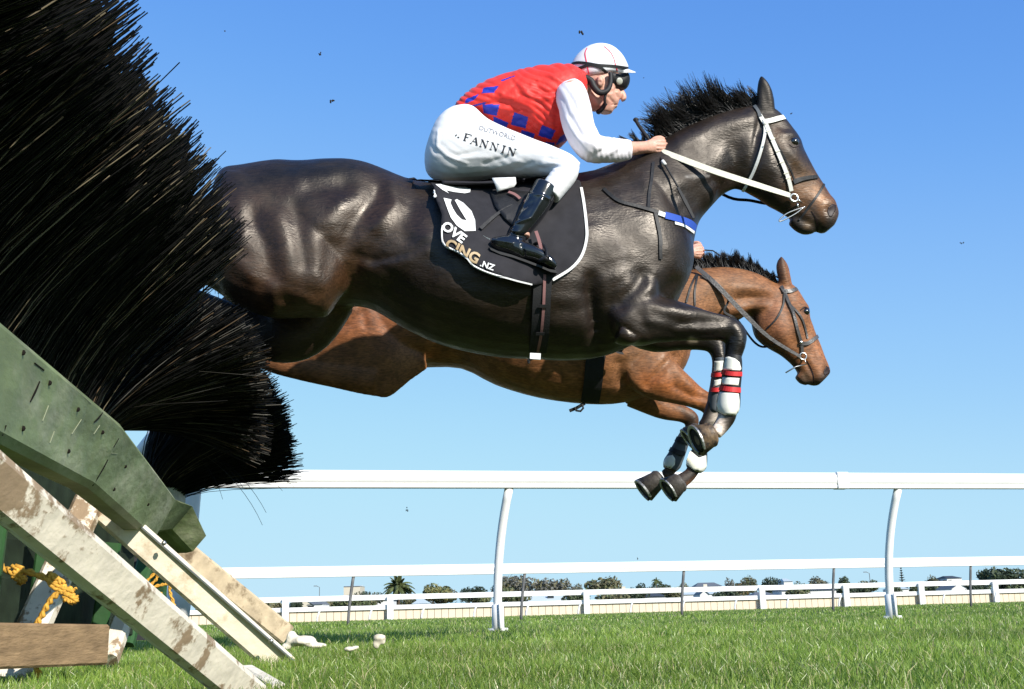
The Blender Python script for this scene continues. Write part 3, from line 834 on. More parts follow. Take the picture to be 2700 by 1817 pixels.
def hurdle_brush(root, N, ys, root_line, E, phi, rad, z_jit, end_slope, name='brush', stiff=0.4, tanfrac=0.07, lo=0.8, side=0.10, tanlo=0.10, shrink=0.0, tan=(.30, .25, .16)):
    K = max(20, N // 16); cid = RNG.integers(0, K, N)           # strands stick together in tufts
    cy = ys[0] + (ys[1] - ys[0]) * RNG.random(K); cph = RNG.random(K); cl = RNG.random(K); cw = RNG.normal(size=K)
    y = np.clip(cy[cid] + RNG.normal(size=N) * 0.022, ys[0] - .03, ys[1] + .03)
    t = (y - ys[0]) / (ys[1] - ys[0])
    Ra, Rb = root_line; R = Ra + (Rb - Ra) * t[:, None]
    R = R + np.stack([-side * RNG.random(N), np.zeros(N), z_jit * (RNG.random(N) - .5)], 1); R[:, 1] = y
    EP = np.array([P(*e) for e in E]); ex = np.interp(y, EP[:, 1], EP[:, 0]); ez = np.interp(y, EP[:, 1], EP[:, 2])
    vx, vz = ex - R[:, 0], ez - R[:, 2]; L = np.hypot(vx, vz); a0 = np.arctan2(vz, vx)
    u = cph[cid] ** 1.15; ph = np.radians(phi[0] + (phi[1] - phi[0]) * u) + RNG.normal(size=N) * .028
    LL = L * (lo + (1.03 - lo) * cl[cid] ** 0.45) * (1 - 0.10 * RNG.random(N) ** 2 - 0.25 * (RNG.random(N) < .12) * RNG.random(N)) * (1 + 0.05 * (RNG.random(N) < .02)) * (1 - shrink * np.clip(u, 0, 1))
    a = a0 + ph
    wob = cw[cid] * 0.05 + RNG.normal(size=N) * 0.012
    T = np.stack([R[:, 0] + LL * np.cos(a), y + wob * LL + RNG.normal(size=N) * .006, R[:, 2] + LL * np.sin(a)], 1)
    a1 = np.minimum(a + stiff, math.radians(88)); a2 = np.minimum(a, a - end_slope)
    P1 = R + (LL * .35)[:, None] * np.stack([np.cos(a1), wob * .5, np.sin(a1)], 1)
    P2 = T - (LL * .35)[:, None] * np.stack([np.cos(a2), wob, np.sin(a2)], 1)
    C = np.full((N, 3), 0.004) * (0.5 + 1.0 * RNG.random((N, 1)))
    dusty_lit = RNG.random(K) < tanfrac * 1.3  # pale tufts: dust and sunlit strands, both put into the strand colour
    d = (RNG.random(N) < np.where(dusty_lit[cid], .45, tanfrac * .35)); C[d] = np.where(RNG.random((d.sum(), 1)) < .35, np.array([0.16, 0.11, 0.065]), np.array(tan)) * (tanlo + 0.65 * RNG.random((d.sum(), 1)))
    me = strandmesh(name, R, P1, P2, T, rad * (0.8 + .5 * RNG.random(N)), rad * (0.7 + .4 * RNG.random(N)), nseg=5, sides=3, cols=C)
    return link(name, me, M['bristle'], root, True)

def board(root, name, tops, bots, thick, m, away):
    """plank whose front face runs through the given points; away = direction of its thickness"""
    lin = lambda A: np.concatenate([np.array([A[i] + (A[i + 1] - A[i]) * t for t in np.arange(12) / 12]) for i in range(len(A) - 1)] + [np.array([A[-1]])])
    tops, bots = lin(tops), lin(bots); V, Fc = [], []; n = len(tops); away = np.array(away) / np.linalg.norm(away)
    for a, b in zip(tops, bots):
        d = (b - a); bv_ = 0.08
        V += [a + away * thick * .22, a + d * bv_, b - d * bv_, b + away * thick * .2, b + away * thick, a + away * thick]
    for i in range(n - 1):
        for j in range(6): Fc.append((i * 6 + j, i * 6 + (j + 1) % 6, i * 6 + 6 + (j + 1) % 6, i * 6 + 6 + j))
    Fc += [tuple(range(5, -1, -1)), tuple((n - 1) * 6 + j for j in range(6))]
    return MB().add(V, Fc).build(name, m, root, False)

# nearest hurdle
h1 = empty('hurdle', (-1.0, 3.0, 0)); tag(h1, 'nearest hurdle with tall black bristle brush and thick green board', 'hurdle', 'brush hurdles in a row')
hurdle_brush(h1, 20000, (1.25, 4.05), (np.array([-1.10, 1.25, 0.80]), np.array([-1.44, 4.05, 0.80])),
             [(120, -330, 1.25), (345, 0, 2.25), (494, 309, 2.9), (592, 440, 3.5), (640, 615, 4.05)], (-2, 50), 0.0019, 0.14, 0.12, tanlo=.22, tanfrac=0.10, stiff=0.38, lo=.62)
tops = [P(-330, 548, 1.26), P(328, 1118, 2.74), P(468, 1312, 4.05)]
bots = [P(-330, 992, 1.28), P(244, 1287, 2.70), P(405, 1425, 4.0)]
gb = board(h1, 'green_board', tops, bots, 0.05, M['green_board'], (-1, -.15, 0))
# cracks and seams in the board
bvb = None
for pl_ in (ZE.L([(270, 1050), (240, 1120), (205, 1190)]), ZE.L([(560, 1090), (515, 1150)]), ZE.L([(720, 1210), (690, 1280), (640, 1330)]), ZE.L([(810, 1440), (775, 1500)]), ZE.L([(40, 1350), (15, 1420)]), ZE.L([(300, 975), (235, 925)]), ZF.L([(722, 30), (690, 90), (620, 205)])):
    me = gb.data
    if bvb is None:
        off = np.array(wloc(gb)); bvb = BVHTree.FromPolygons([tuple(v + off) for v in getV(me)], [tuple(p.vertices) for p in me.polygons])
    mb = MB(); strap(mb, pl_, [0.002, 0.005, 0.002], bvb, 0.0015, 0.001, res=4)
    if mb.V: mb.build('crack', M['crack'], gb)
for q in ((60, 930), (130, 1010), (205, 1080), (270, 1140), (330, 1230), (390, 1330), (60, 1130), (180, 1190), (300, 1290)):
    h_, n_, d_ = hit(bvb, *q)
    if h_ is not None: MB().ell(h_, .005, .003, .005, 8).build('nail', M['crack'], gb, True)
for pl_ in (ZE.L([(330, 1215), (290, 1320)]), ZE.L([(370, 1390), (340, 1470)]), ZE.L([(555, 1310), (490, 1410)]), ZE.L([(680, 1350), (640, 1410)]), ZE.L([(520, 1110), (620, 1200)]), ZE.L([(740, 1290), (780, 1330)]), ZE.L([(760, 1540), (800, 1545)])):
    mb = MB(); strap(mb, pl_, [0.0012, 0.004, 0.001], bvb, 0.001, 0.001, res=4)
    if mb.V: mb.build('paint_fleck', M['fleck'], gb)
# frame behind: green uprights, a bottom timber and dark panels standing in for shade
for k, (a, b, c, d) in enumerate(((-150, 1290, 2.5, -190), (60, 1330, 3.0, 20), (190, 1360, 3.5, 150), (345, 1430, 4.1, 310))):
    t, u = P(a, b, c), P(d, 1660, c); t[0] -= .06; u[0] -= .06
    MB().beam(t, u, 0.055, 0.03, up=(0.2, -1, 0)).build('slat', M['green_slat'], h1)
M['shade_board'] = mat('shade_dark_boards', (0.018, 0.028, 0.016), 0.8, 0.2, var=.4, vscale=8, bump=.3, bscale=30)  # the deep shade under the green board is put into this dark colour
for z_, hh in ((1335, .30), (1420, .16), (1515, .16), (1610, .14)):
    MB().beam(P(-330, z_ - 40, 2.8), P(345, z_ + 10, 4.6), hh * 1.12, 0.02, up=(1, 0, 0)).build('shaded_back_panel', M['shade_board'], h1)
MB().beam(P(-120, 1705, 2.75), P(268, 1700, 3.35), 0.04, 0.105).build('bottom_timber', M['raw'], h1)
pa = MB().beam(P(-150, 1162, 1.5), P(672, 1850, 2.52), 0.05, 0.068, up=(0.3, -0.5, 1), bev=.009).build('prop', M['worn'], h1)
pb = MB().beam(P(276, 1342, 3.62), P(750, 1760, 4.0), 0.05, 0.086, up=(0, -0.3, 1), bev=.01).build('prop', M['worn_light'], h1)
mb = MB(); mb.beam(P(284, 1312, 3.60) , P(778, 1746, 3.98), 0.035, 0.006, up=(0, -0.3, 1), bev=.001)
mb.build('metal_edge', M['steel'], pb)
pc = MB().beam(P(22, 1800, 3.28), P(238, 1318, 3.62), 0.085, 0.06, up=(0, -1, 0.1), bev=.014).build('stake', M['worn'], h1)
MB().beam(P(285, 1740, 3.9), P(352, 1560, 4.1), 0.06, 0.05, up=(0, -1, 0.1), bev=.01).build('stake', M['worn'], h1)
for px, py, Y in ((370, 1382, 3.68), (432, 1432, 3.7), (715, 1690, 3.9)):
    MB().ell(P(px, py, Y - .05), .008, .008, .008, 8).build('bolt', M['steel'], pb, True)

# second hurdle
h2 = empty('hurdle', (-1.4, 4.8, 0)); tag(h2, 'second hurdle whose low brush fans out under the leading horse', 'hurdle', 'brush hurdles in a row')
hurdle_brush(h2, 12000, (4.25, 5.35), (P(248, 1120, 4.25), P(335, 1105, 5.35)), [(640, 790, 4.25), (690, 890, 4.7), (716, 1010, 5.1), (724, 1160, 5.35)], (-9, 27), 0.0021, 0.10, 0.10, tanfrac=0.30, stiff=0.22, side=.06, lo=.7, tanlo=0.06, shrink=.22, tan=(.20, .19, .17))  # grey strand colour stands in for sunlight on this fan
board(h2, 'green_board', [P(430, 1290, 4.4), P(480, 1318, 4.8), P(512, 1330, 5.1), P(547, 1409, 5.4)], [P(390, 1400, 4.4), P(420, 1405, 4.8), P(448, 1400, 5.1), P(505, 1458, 5.4)], 0.11, M['green_board'], (-1, -.15, 0))
MB().beam(P(440, 1420, 5.55), P(752, 1672, 6.1), 0.06, 0.10, up=(0, -0.3, 1), bev=.01).build('prop', M['worn_dull'], h2)
MB().beam(P(395, 1440, 5.3), P(330, 1700, 5.1), 0.07, 0.05, up=(0, -1, 0.1), bev=.01).build('stake', M['green_slat'], h2)
MB().beam(P(330, 1430, 5.4), P(320, 1690, 5.4), 0.22, 0.03, up=(0.2, -1, 0)).build('slat', M['dark'], h2)

# third hurdle
h3 = empty('hurdle', (-1.8, 6.3, 0)); tag(h3, 'farthest hurdle, a plain black brush silhouette before the white rail', 'hurdle', 'brush hurdles in a row')
hurdle_brush(h3, 9000, (5.7, 6.9), (P(400, 1262, 5.7), P(440, 1312, 6.9)), [(712, 980, 5.7), (752, 1070, 6.1), (782, 1165, 6.5), (788, 1225, 6.9)], (-5, 36), 0.0021, 0.12, 0.10, tanfrac=0.05, stiff=0.3, side=.06, lo=.6, tanlo=0.03)
MB().beam(P(400, 1330, 5.8), P(470, 1320, 6.9), 0.08, 0.16).build('green_board', M['green_board'], h3)
MB().beam(P(420, 1380, 6.3), P(400, 1660, 6.3), 0.12, 0.05, up=(0.2, -1, 0)).build('slat', M['green_slat'], h3)

# single long stray bristles on the second and third brush
def strays(root, L):
    a = [np.array([P(*q[i]) for q in L]) for i in range(4)]; n = len(L)
    link('stray_bristle', strandmesh('stray_bristle', *a, np.full(n, .0016), np.full(n, .0011), 8, 3, np.array([[.05, .045, .035]] * n) * RNG.uniform(.1, .9, (n, 1))), M['bristle'], root)
strays(h2, [((302, 978, 4.3), (430, 965, 4.3), (580, 985, 4.3), (718, 994, 4.4)), ((345, 1075, 4.3), (440, 1060, 4.3), (540, 1062, 4.3), (600, 1056, 4.4)), ((370, 1070, 4.3), (460, 1050, 4.3), (540, 1030, 4.3), (592, 1018, 4.4)), ((250, 890, 4.2), (380, 850, 4.2), (480, 800, 4.2), (580, 745, 4.2)), ((300, 940, 4.2), (420, 840, 4.2), (480, 800, 4.2), (550, 738, 4.2)), ((250, 1000, 4.2), (330, 900, 4.2), (400, 790, 4.2), (440, 690, 4.2)), ((240, 1020, 4.2), (320, 930, 4.2), (460, 740, 4.2), (580, 690, 4.2))])
strays(h3, [((540, 1200, 5.9), (600, 1240, 5.9), (660, 1310, 5.9), (692, 1385, 5.9)), ((560, 1200, 5.9), (620, 1230, 5.9), (670, 1290, 5.9), (702, 1352, 5.9)), ((500, 1180, 5.9), (545, 1220, 5.9), (575, 1270, 5.9), (587, 1317, 5.9)), ((560, 1210, 5.9), (600, 1225, 5.9), (625, 1260, 5.9), (640, 1285, 5.9)), ((650, 1220, 6.3), (690, 1240, 6.3), (720, 1262, 6.3), (745, 1295, 6.3)), ((660, 1215, 6.3), (700, 1240, 6.3), (740, 1260, 6.3), (775, 1282, 6.3)), ((520, 1060, 5.9), (570, 1085, 5.9), (610, 1110, 5.9), (640, 1130, 5.9))])

# white wing post at the far end of the hurdles
wp = empty('wing_post', tuple(P(468, 1660, 7.6) * [1, 1, 0])); tag(wp, 'white wing post rising behind the far end of the hurdles', 'post')
MB().tube([P(462, 1662, 7.6), P(474, 1560, 7.6), P(498, 1300, 7.6), P(512, 1130, 7.6)], 0.075, 14).build('post', M['white_post'], wp, True)
MB().tube([P(300, 1290, 7.5), P(440, 1110, 7.5), P(520, 1020, 7.5)], 0.05, 12).build('rail', M['white_rail'], wp, True)

# yellow twine
def twine(name, paths, label, Y, r=.007):
    mb = MB()
    for p in paths:
        A = catmull([list(P(*ZF(*q[:2]), Y + (q[2] if len(q) > 2 else 0))) for q in p], 8)
        for s in (0, math.pi):
            tw = [a + r * .55 * np.array([math.cos(i * .9 + s), 0.3 * math.sin(i * .9 + s), math.sin(i * .9 + s)]) for i, a in enumerate(A)]
            mb.tube(tw, r * .62, 6)
    o = mb.build(name, M['twine'], None, True); tag(o, label, 'rope'); return o
twine('rope', [[(0, 738, .05), (90, 790), (150, 770), (310, 825), (420, 880), (500, 905)], [(150, 850), (90, 810), (120, 790), (165, 830), (130, 860)], [(420, 860), (330, 800), (350, 870), (430, 905), (470, 930)],
               [(430, 905), (350, 960), (290, 1060), (235, 1160), (210, 1230), (235, 1370), (262, 1480)], [(440, 920), (510, 960), (480, 985), (430, 960)], [(90, 740), (150, 770)]], 'yellow twine knotted round the near stake with a long hanging end', 3.12, .0085)
twine('rope', [[(950, 880), (1040, 790), (1050, 830), (980, 900), (1000, 920)], [(1000, 890), (1080, 870), (1135, 865), (1140, 920), (1170, 1010)], [(1000, 900), (1060, 925), (1080, 930)]], 'short yellow twine tied under the second prop', 4.5, .006)

# odd lumps on the turf
def lump(name, pts, label, cat, m, Y):
    mb = MB()
    for px, py, rx, ry in pts:
        c = P(px, py, Y); mb.ell(c, rx / F * Y, rx / F * Y * .7, ry / F * Y, 10, jit=.12)
    me = remesh([(mb.V, mb.F)], .006, 1); o = link(name, me, m, None, True); tag(o, label, cat); return o
M['stone'] = mat('grey_stone', (0.30, 0.30, 0.31), 0.8, 0.2, var=0.2, vscale=20)
M['fungus'] = mat('pale_cap', (0.66, 0.60, 0.48), 0.7, 0.3, var=0.2, vscale=30, col2=(0.25, 0.16, 0.08), thr=(.55, .6))
lump('wood_chunk', [(770, 1685, 16, 22), (800, 1690, 36, 14), (835, 1702, 28, 8), (755, 1705, 14, 10)], 'white splintered wood chunk at the foot of the far prop', 'wood', M['splinter'], 5.2)
lump('wood_scrap', [(920, 1712, 16, 7), (938, 1708, 10, 6)], 'small flat pale scrap lying left of the mushroom shape', 'wood', M['splinter'], 4.4)
lump('mushroom', [(1000, 1682, 18, 10), (992, 1698, 10, 14), (1010, 1690, 8, 10)], 'pale round topped mushroom in the grass left of the nearest rail post', 'mushroom', M['fungus'], 4.6)
lump('stone', [(606, 1750, 18, 10)], 'smooth grey stone beside the nearest prop', 'stone', M['stone'], 3.5)
o = MB().beam(P(650, 1772, 2.75), P(735, 1822, 2.6), .03, .03, up=(0, 0, 1), bev=.004).build('broken_stake', M['splinter']); tag(o, 'short broken white stake lying at the foot of the nearest prop', 'stake')

# =================================================================== HORSES
def coat(name, rough, spec, bumpk=0.12, coatw=0.0):
    m = mat(name, (0.02, 0.015, 0.012), rough, spec, attr=True, var=0.30, vscale=9, bump=0, coat=coatw, sheen=0.0)
    t = m.node_tree; b = t.nodes['Principled BSDF']
    tc = t.nodes.new('ShaderNodeTexCoord')
    def noise(sc, det, stretch=None):
        n = t.nodes.new('ShaderNodeTexNoise'); n.inputs['Scale'].default_value = sc; n.inputs['Detail'].default_value = det
        if stretch:
            mp = t.nodes.new('ShaderNodeMapping'); mp.inputs['Scale'].default_value = stretch; t.links.new(tc.outputs['Object'], mp.inputs[0]); t.links.new(mp.outputs[0], n.inputs['Vector'])
        else: t.links.new(tc.outputs['Object'], n.inputs['Vector'])
        return n.outputs['Fac']
    # veins and folds: warped ridge noise; fine hair: stretched noise
    a = noise(14, 3); v = t.nodes.new('ShaderNodeMath'); v.operation = 'SUBTRACT'; v.inputs[1].default_value = .5; t.links.new(a, v.inputs[0])
    ab = t.nodes.new('ShaderNodeMath'); ab.operation = 'ABSOLUTE'; t.links.new(v.outputs[0], ab.inputs[0])
    mn = t.nodes.new('ShaderNodeMapRange'); mn.inputs[1].default_value, mn.inputs[2].default_value, mn.inputs[3].default_value, mn.inputs[4].default_value = 0, .05, 1, 0
    t.links.new(ab.outputs[0], mn.inputs[0])
    b1 = t.nodes.new('ShaderNodeBump'); b1.inputs['Strength'].default_value = bumpk; b1.inputs['Distance'].default_value = .0009; t.links.new(mn.outputs[0], b1.inputs['Height'])
    b2 = t.nodes.new('ShaderNodeBump'); b2.inputs['Strength'].default_value = .22; b2.inputs['Distance'].default_value = .008; t.links.new(noise(9, 4), b2.inputs['Height']); t.links.new(b1.outputs[0], b2.inputs['Normal'])
    b3 = t.nodes.new('ShaderNodeBump'); b3.inputs['Strength'].default_value = .75; b3.inputs['Distance'].default_value = .002; t.links.new(noise(150, 3, (0.3, 1, 1)), b3.inputs['Height']); t.links.new(b2.outputs[0], b3.inputs['Normal'])
    t.links.new(b3.outputs[0], b.inputs['Normal'])
    b.inputs['Specular Tint'].default_value = (1.0, 0.92, 0.83, 1)
    lk = b.inputs['Base Color'].links[0].from_socket
    hm = t.nodes.new('ShaderNodeMapRange'); hm.inputs[1].default_value, hm.inputs[2].default_value, hm.inputs[3].default_value, hm.inputs[4].default_value = .3, .7, .6, 1.4
    t.links.new(noise(120, 3, (0.3, 1, 1)), hm.inputs[0])
    hx = t.nodes.new('ShaderNodeMix'); hx.data_type = 'RGBA'; hx.blend_type = 'MULTIPLY'; hx.inputs[0].default_value = 1
    t.links.new(lk, hx.inputs[6]); t.links.new(hm.outputs[0], hx.inputs[7]); t.links.new(hx.outputs[2], b.inputs['Base Color'])
    mr = t.nodes.new('ShaderNodeMapRange'); mr.inputs[1].default_value, mr.inputs[2].default_value = .3, .7; mr.inputs[3].default_value, mr.inputs[4].default_value = rough - .10, rough + .22
    t.links.new(noise(7, 5), mr.inputs[0]); t.links.new(mr.outputs[0], b.inputs['Roughness'])
    return m
M['black_coat'] = coat('dark_brown_coat', 0.40, 0.5, 0.3)
M['bay_coat'] = coat('bay_coat', 0.50, 0.40, 0.15)
M['mane'] = mat('mane_hair', (0.008, 0.007, 0.007), 0.42, 0.5, attr=True)
M['hoof'] = mat('hoof_horn', (0.06, 0.052, 0.045), 0.5, 0.4, var=0.35, vscale=25, bump=.3, bscale=60)
M['hoof_brown'] = mat('hoof_horn_brown', (0.17, 0.11, 0.06), 0.5, 0.4, var=0.5, vscale=20, col2=(0.05, 0.04, 0.035), thr=(.45, .6), bump=.3, bscale=60)
M['sole'] = mat('hoof_sole', (0.02, 0.019, 0.018), 0.8, 0.2, bump=.6, bscale=40)
M['shoe'] = mat('horseshoe_metal', (0.42, 0.42, 0.41), 0.4, 0.5, metal=0.8)
M['eye'] = mat('horse_eye', (0.008, 0.006, 0.005), 0.04, 0.8, coat=1)
M['nostril'] = mat('nostril', (0.02, 0.010, 0.010), 0.5, 0.3)

H1, H2 = Plane(4.96, math.radians(4)), Plane(6.6, math.radians(3))

def hoof(pl, c, s, rc, rs, parent, m='hoof', flat=0.9):
    """c, s: (px, py, w) of coronet centre and sole centre; radii in metres"""
    C, S = pl(*c), pl(*s); a = S - C; L = np.linalg.norm(a); a /= L
    x = np.cross(a, pl.n); x /= np.linalg.norm(x); y = np.cross(a, x)
    def ring(t, r, sq=1.0, k=24):
        return np.array([C + a * L * t + (x * math.cos(q) * r + y * math.sin(q) * r * flat * sq) for q in np.arange(k) * 2 * math.pi / k])
    o = link('hoof', MB().add(*rings(np.array([ring(-.12, rc * .82), ring(0, rc), ring(.10, rc * 1.02), ring(.14, rc * .99), ring(.95, rs), ring(.96, rs * .8)]))).mesh('hoof'), M[m], parent)
    mb = MB(); pts = [p for p in ring(1.0, rs * .9)]
    V, Fc = [], []
    k = 24; R_ = [ring(.95, rs * 1.01), ring(1.04, rs * 1.0), ring(1.04, rs * .80), ring(.95, rs * .78)]
    for i in range(3, k - 2):
        for j in range(4):
            j2 = (j + 1) % 4; n0 = len(V); V += [R_[j][i], R_[j2][i], R_[j2][i + 1], R_[j][i + 1]]; Fc.append((n0, n0 + 1, n0 + 2, n0 + 3))
    link('horseshoe', MB().add(V, Fc).mesh('horseshoe'), M['shoe'], o)
    link('sole', MB().add(*rings(np.array([ring(.9, rs * .5), ring(.97, rs * .80), ring(.98, rs * .5), ring(.94, rs * .12)]))).mesh('sole'), M['sole'], o)
    return o

def earpairs(pl, pairs, w, z, pp):
    pp.append(loft(pl, [(*a, *b, .026 * math.sin(.35 + 2.7 * i / (len(pairs) - 1)) + .006, w) for i, (a, b) in enumerate(pairs)], z, 4, 20, 1.0))

def ear(pl, base0, base1, tip, w, z, parent_parts):
    a, b, t = [np.array(z(*q)) for q in (base0, base1, tip)]; m_ = (a + b) / 2; hw = np.linalg.norm(a - b) / 2
    L = t - m_; secs = []
    q = np.array([L[1], -L[0]]) / np.linalg.norm(L)
    for f, r, bend in ((0, .95, 0), (.18, 1.12, .05), (.4, 1.2, .12), (.6, 1.02, .16), (.8, .62, .12), (.93, .28, .03), (1, .06, 0)):
        c = m_ + L * f + q * bend * hw; secs.append((*(c + q * hw * r), *(c - q * hw * r), .034 * r + .004, w))
    parent_parts.append(loft(pl, secs, Z0, 4, 20))

# ---------------------------------------------------------------- leading horse
parts = []
trunk = [(566, 500, 560, 625, .07), (578, 462, 566, 690, .15), (600, 446, 585, 705, .205), (640, 442, 625, 735, .245), (700, 433, 690, 770, .275), (744, 429, 745, 790, .29), (800, 432, 800, 800, .30), (858, 428, 860, 806, .305), (930, 429, 930, 800, .295), (1000, 448, 985, 812, .285), (1068, 476, 1060, 856, .295), (1160, 494, 1150, 898, .325), (1240, 500, 1240, 922, .338), (1330, 492, 1330, 937, .335),
         (1410, 480, 1420, 942, .32), (1490, 468, 1500, 946, .30), (1560, 455, 1590, 938, .275), (1630, 440, 1680, 900, .255), (1690, 432, 1750, 830, .23), (1745, 500, 1800, 765, .18), (1790, 560, 1822, 715, .11), (1812, 600, 1826, 680, .05)]
parts.append(loft(H1, trunk, Z0, 3, 36, .95, -.16))
neck = [(1540, 462, 1770, 830, .20), (1610, 436, 1812, 735, .185), (1690, 402, 1828, 640, .155), (1745, 372, 1842, 588, .13), (1800, 342, 1868, 553, .115), (1865, 314, 1902, 517, .10), (1930, 292, 1932, 500, .095), (1990, 280, 1950, 500, .09)]
parts.append(loft(H1, neck, Z0, 4, 30, .95))
head = [(1978, 283, 1922, 470, .05), (2005, 277, 1938, 497, .078), (2040, 288, 1962, 504, .092), (2066, 312, 1984, 514, .100), (2090, 344, 2008, 527, .104), (2108, 370, 2028, 542, .100), (2116, 392, 2044, 551, .085), (2132, 422, 2062, 562, .070), (2152, 458, 2082, 575, .060), (2171, 487, 2100, 588, .056), (2190, 519, 2122, 598, .058), (2203, 540, 2148, 608, .060), (2210, 566, 2162, 615, .050), (2200, 594, 2176, 614, .03)]
parts.append(loft(H1, head, Z0, 4, 28, .93))
parts.append(limb(H1, [(2086, 580, 12, .028), (2108, 597, 15, .032), (2128, 605, 14, .033), (2146, 606, 9, .022)], Z0, 4, 16))   # lower lip and chin
E1 = [((1392, 470), (1245, 450)), ((1384, 400), (1240, 390)), ((1372, 320), (1240, 325)), ((1352, 255), (1244, 265)), ((1320, 206), (1250, 216)), ((1290, 172), (1260, 180)), ((1273, 154), (1268, 157))]
earpairs(H1, E1, -.05, Z5, parts)
earpairs(H1, [((a[0] + 6, a[1] + 14), (b[0] + 14, b[1] + 14)) for a, b in E1], .055, Z5, parts)
# near hind leg: thigh, stifle, gaskin, trailing back
thigh = [(600, 450, 560, 640, .12, -.12), (640, 455, 580, 770, .155, -.15), (700, 470, 660, 820, .165, -.165), (760, 490, 735, 836, .165, -.17), (820, 510, 805, 834, .16, -.17), (880, 545, 858, 832, .13, -.17), (925, 610, 890, 790, .085, -.165), (952, 680, 925, 752, .03, -.15)]
parts.append(loft(H1, thigh, Z0, 4, 28, .92, -.28))
parts.append(limb(H1, [(800, 745, 88, .11, -.17), (715, 752, 84, .10, -.17), (640, 735, 68, .085, -.17), (560, 708, 47, .065, -.16), (480, 688, 33, .05, -.15), (400, 668, 31, .045, -.15), (330, 660, 27, .04, -.15), (250, 690, 21, .03, -.15), (170, 730, 20, .03, -.15)]))
# far hind leg in shadow
parts.append(limb(H1, [(850, 770, 95, .11, .16), (800, 850, 90, .11, .17), (740, 880, 78, .10, .17), (660, 870, 60, .08, .17), (580, 830, 42, .06, .16), (500, 790, 32, .05, .16), (420, 770, 30, .045, .16), (330, 800, 20, .03, .16)]))
# forelegs
foreN = [(1640, 740, 95, .10, -.16), (1675, 830, 78, .10, -.175), (1735, 842, 62, .085, -.175), (1800, 850, 49, .068, -.17), (1860, 861, 38, .052, -.165), (1910, 868, 32, .043, -.16), (1936, 880, 32, .042, -.16), (1938, 912, 27, .040, -.16), (1932, 945, 22, .033, -.16), (1927, 985, 21, .030, -.16), (1922, 1035, 20, .030, -.16), (1921, 1075, 23, .033, -.16), (1916, 1100, 24, .034, -.16), (1902, 1125, 20, .03, -.16), (1885, 1143, 19, .032, -.17)]
parts.append(limb(H1, foreN))
parts.append(limb(H1, [(1630, 880, 26, .05, -.20), (1655, 893, 18, .04, -.21), (1680, 885, 14, .03, -.20)]))     # elbow
foreF = [(1660, 800, 90, .09, .12), (1720, 870, 58, .08, .14), (1790, 880, 44, .065, .14), (1850, 888, 36, .05, .13), (1885, 905, 30, .042, .13), (1898, 940, 22, .035, .12), (1895, 985, 19, .03, .12), (1888, 1040, 18, .03, .12), (1876, 1085, 20, .033, .12), (1866, 1110, 18, .03, .12), (1852, 1128, 17, .03, .12)]
parts.append(limb(H1, foreF))
me = remesh(parts, .0085, 5)
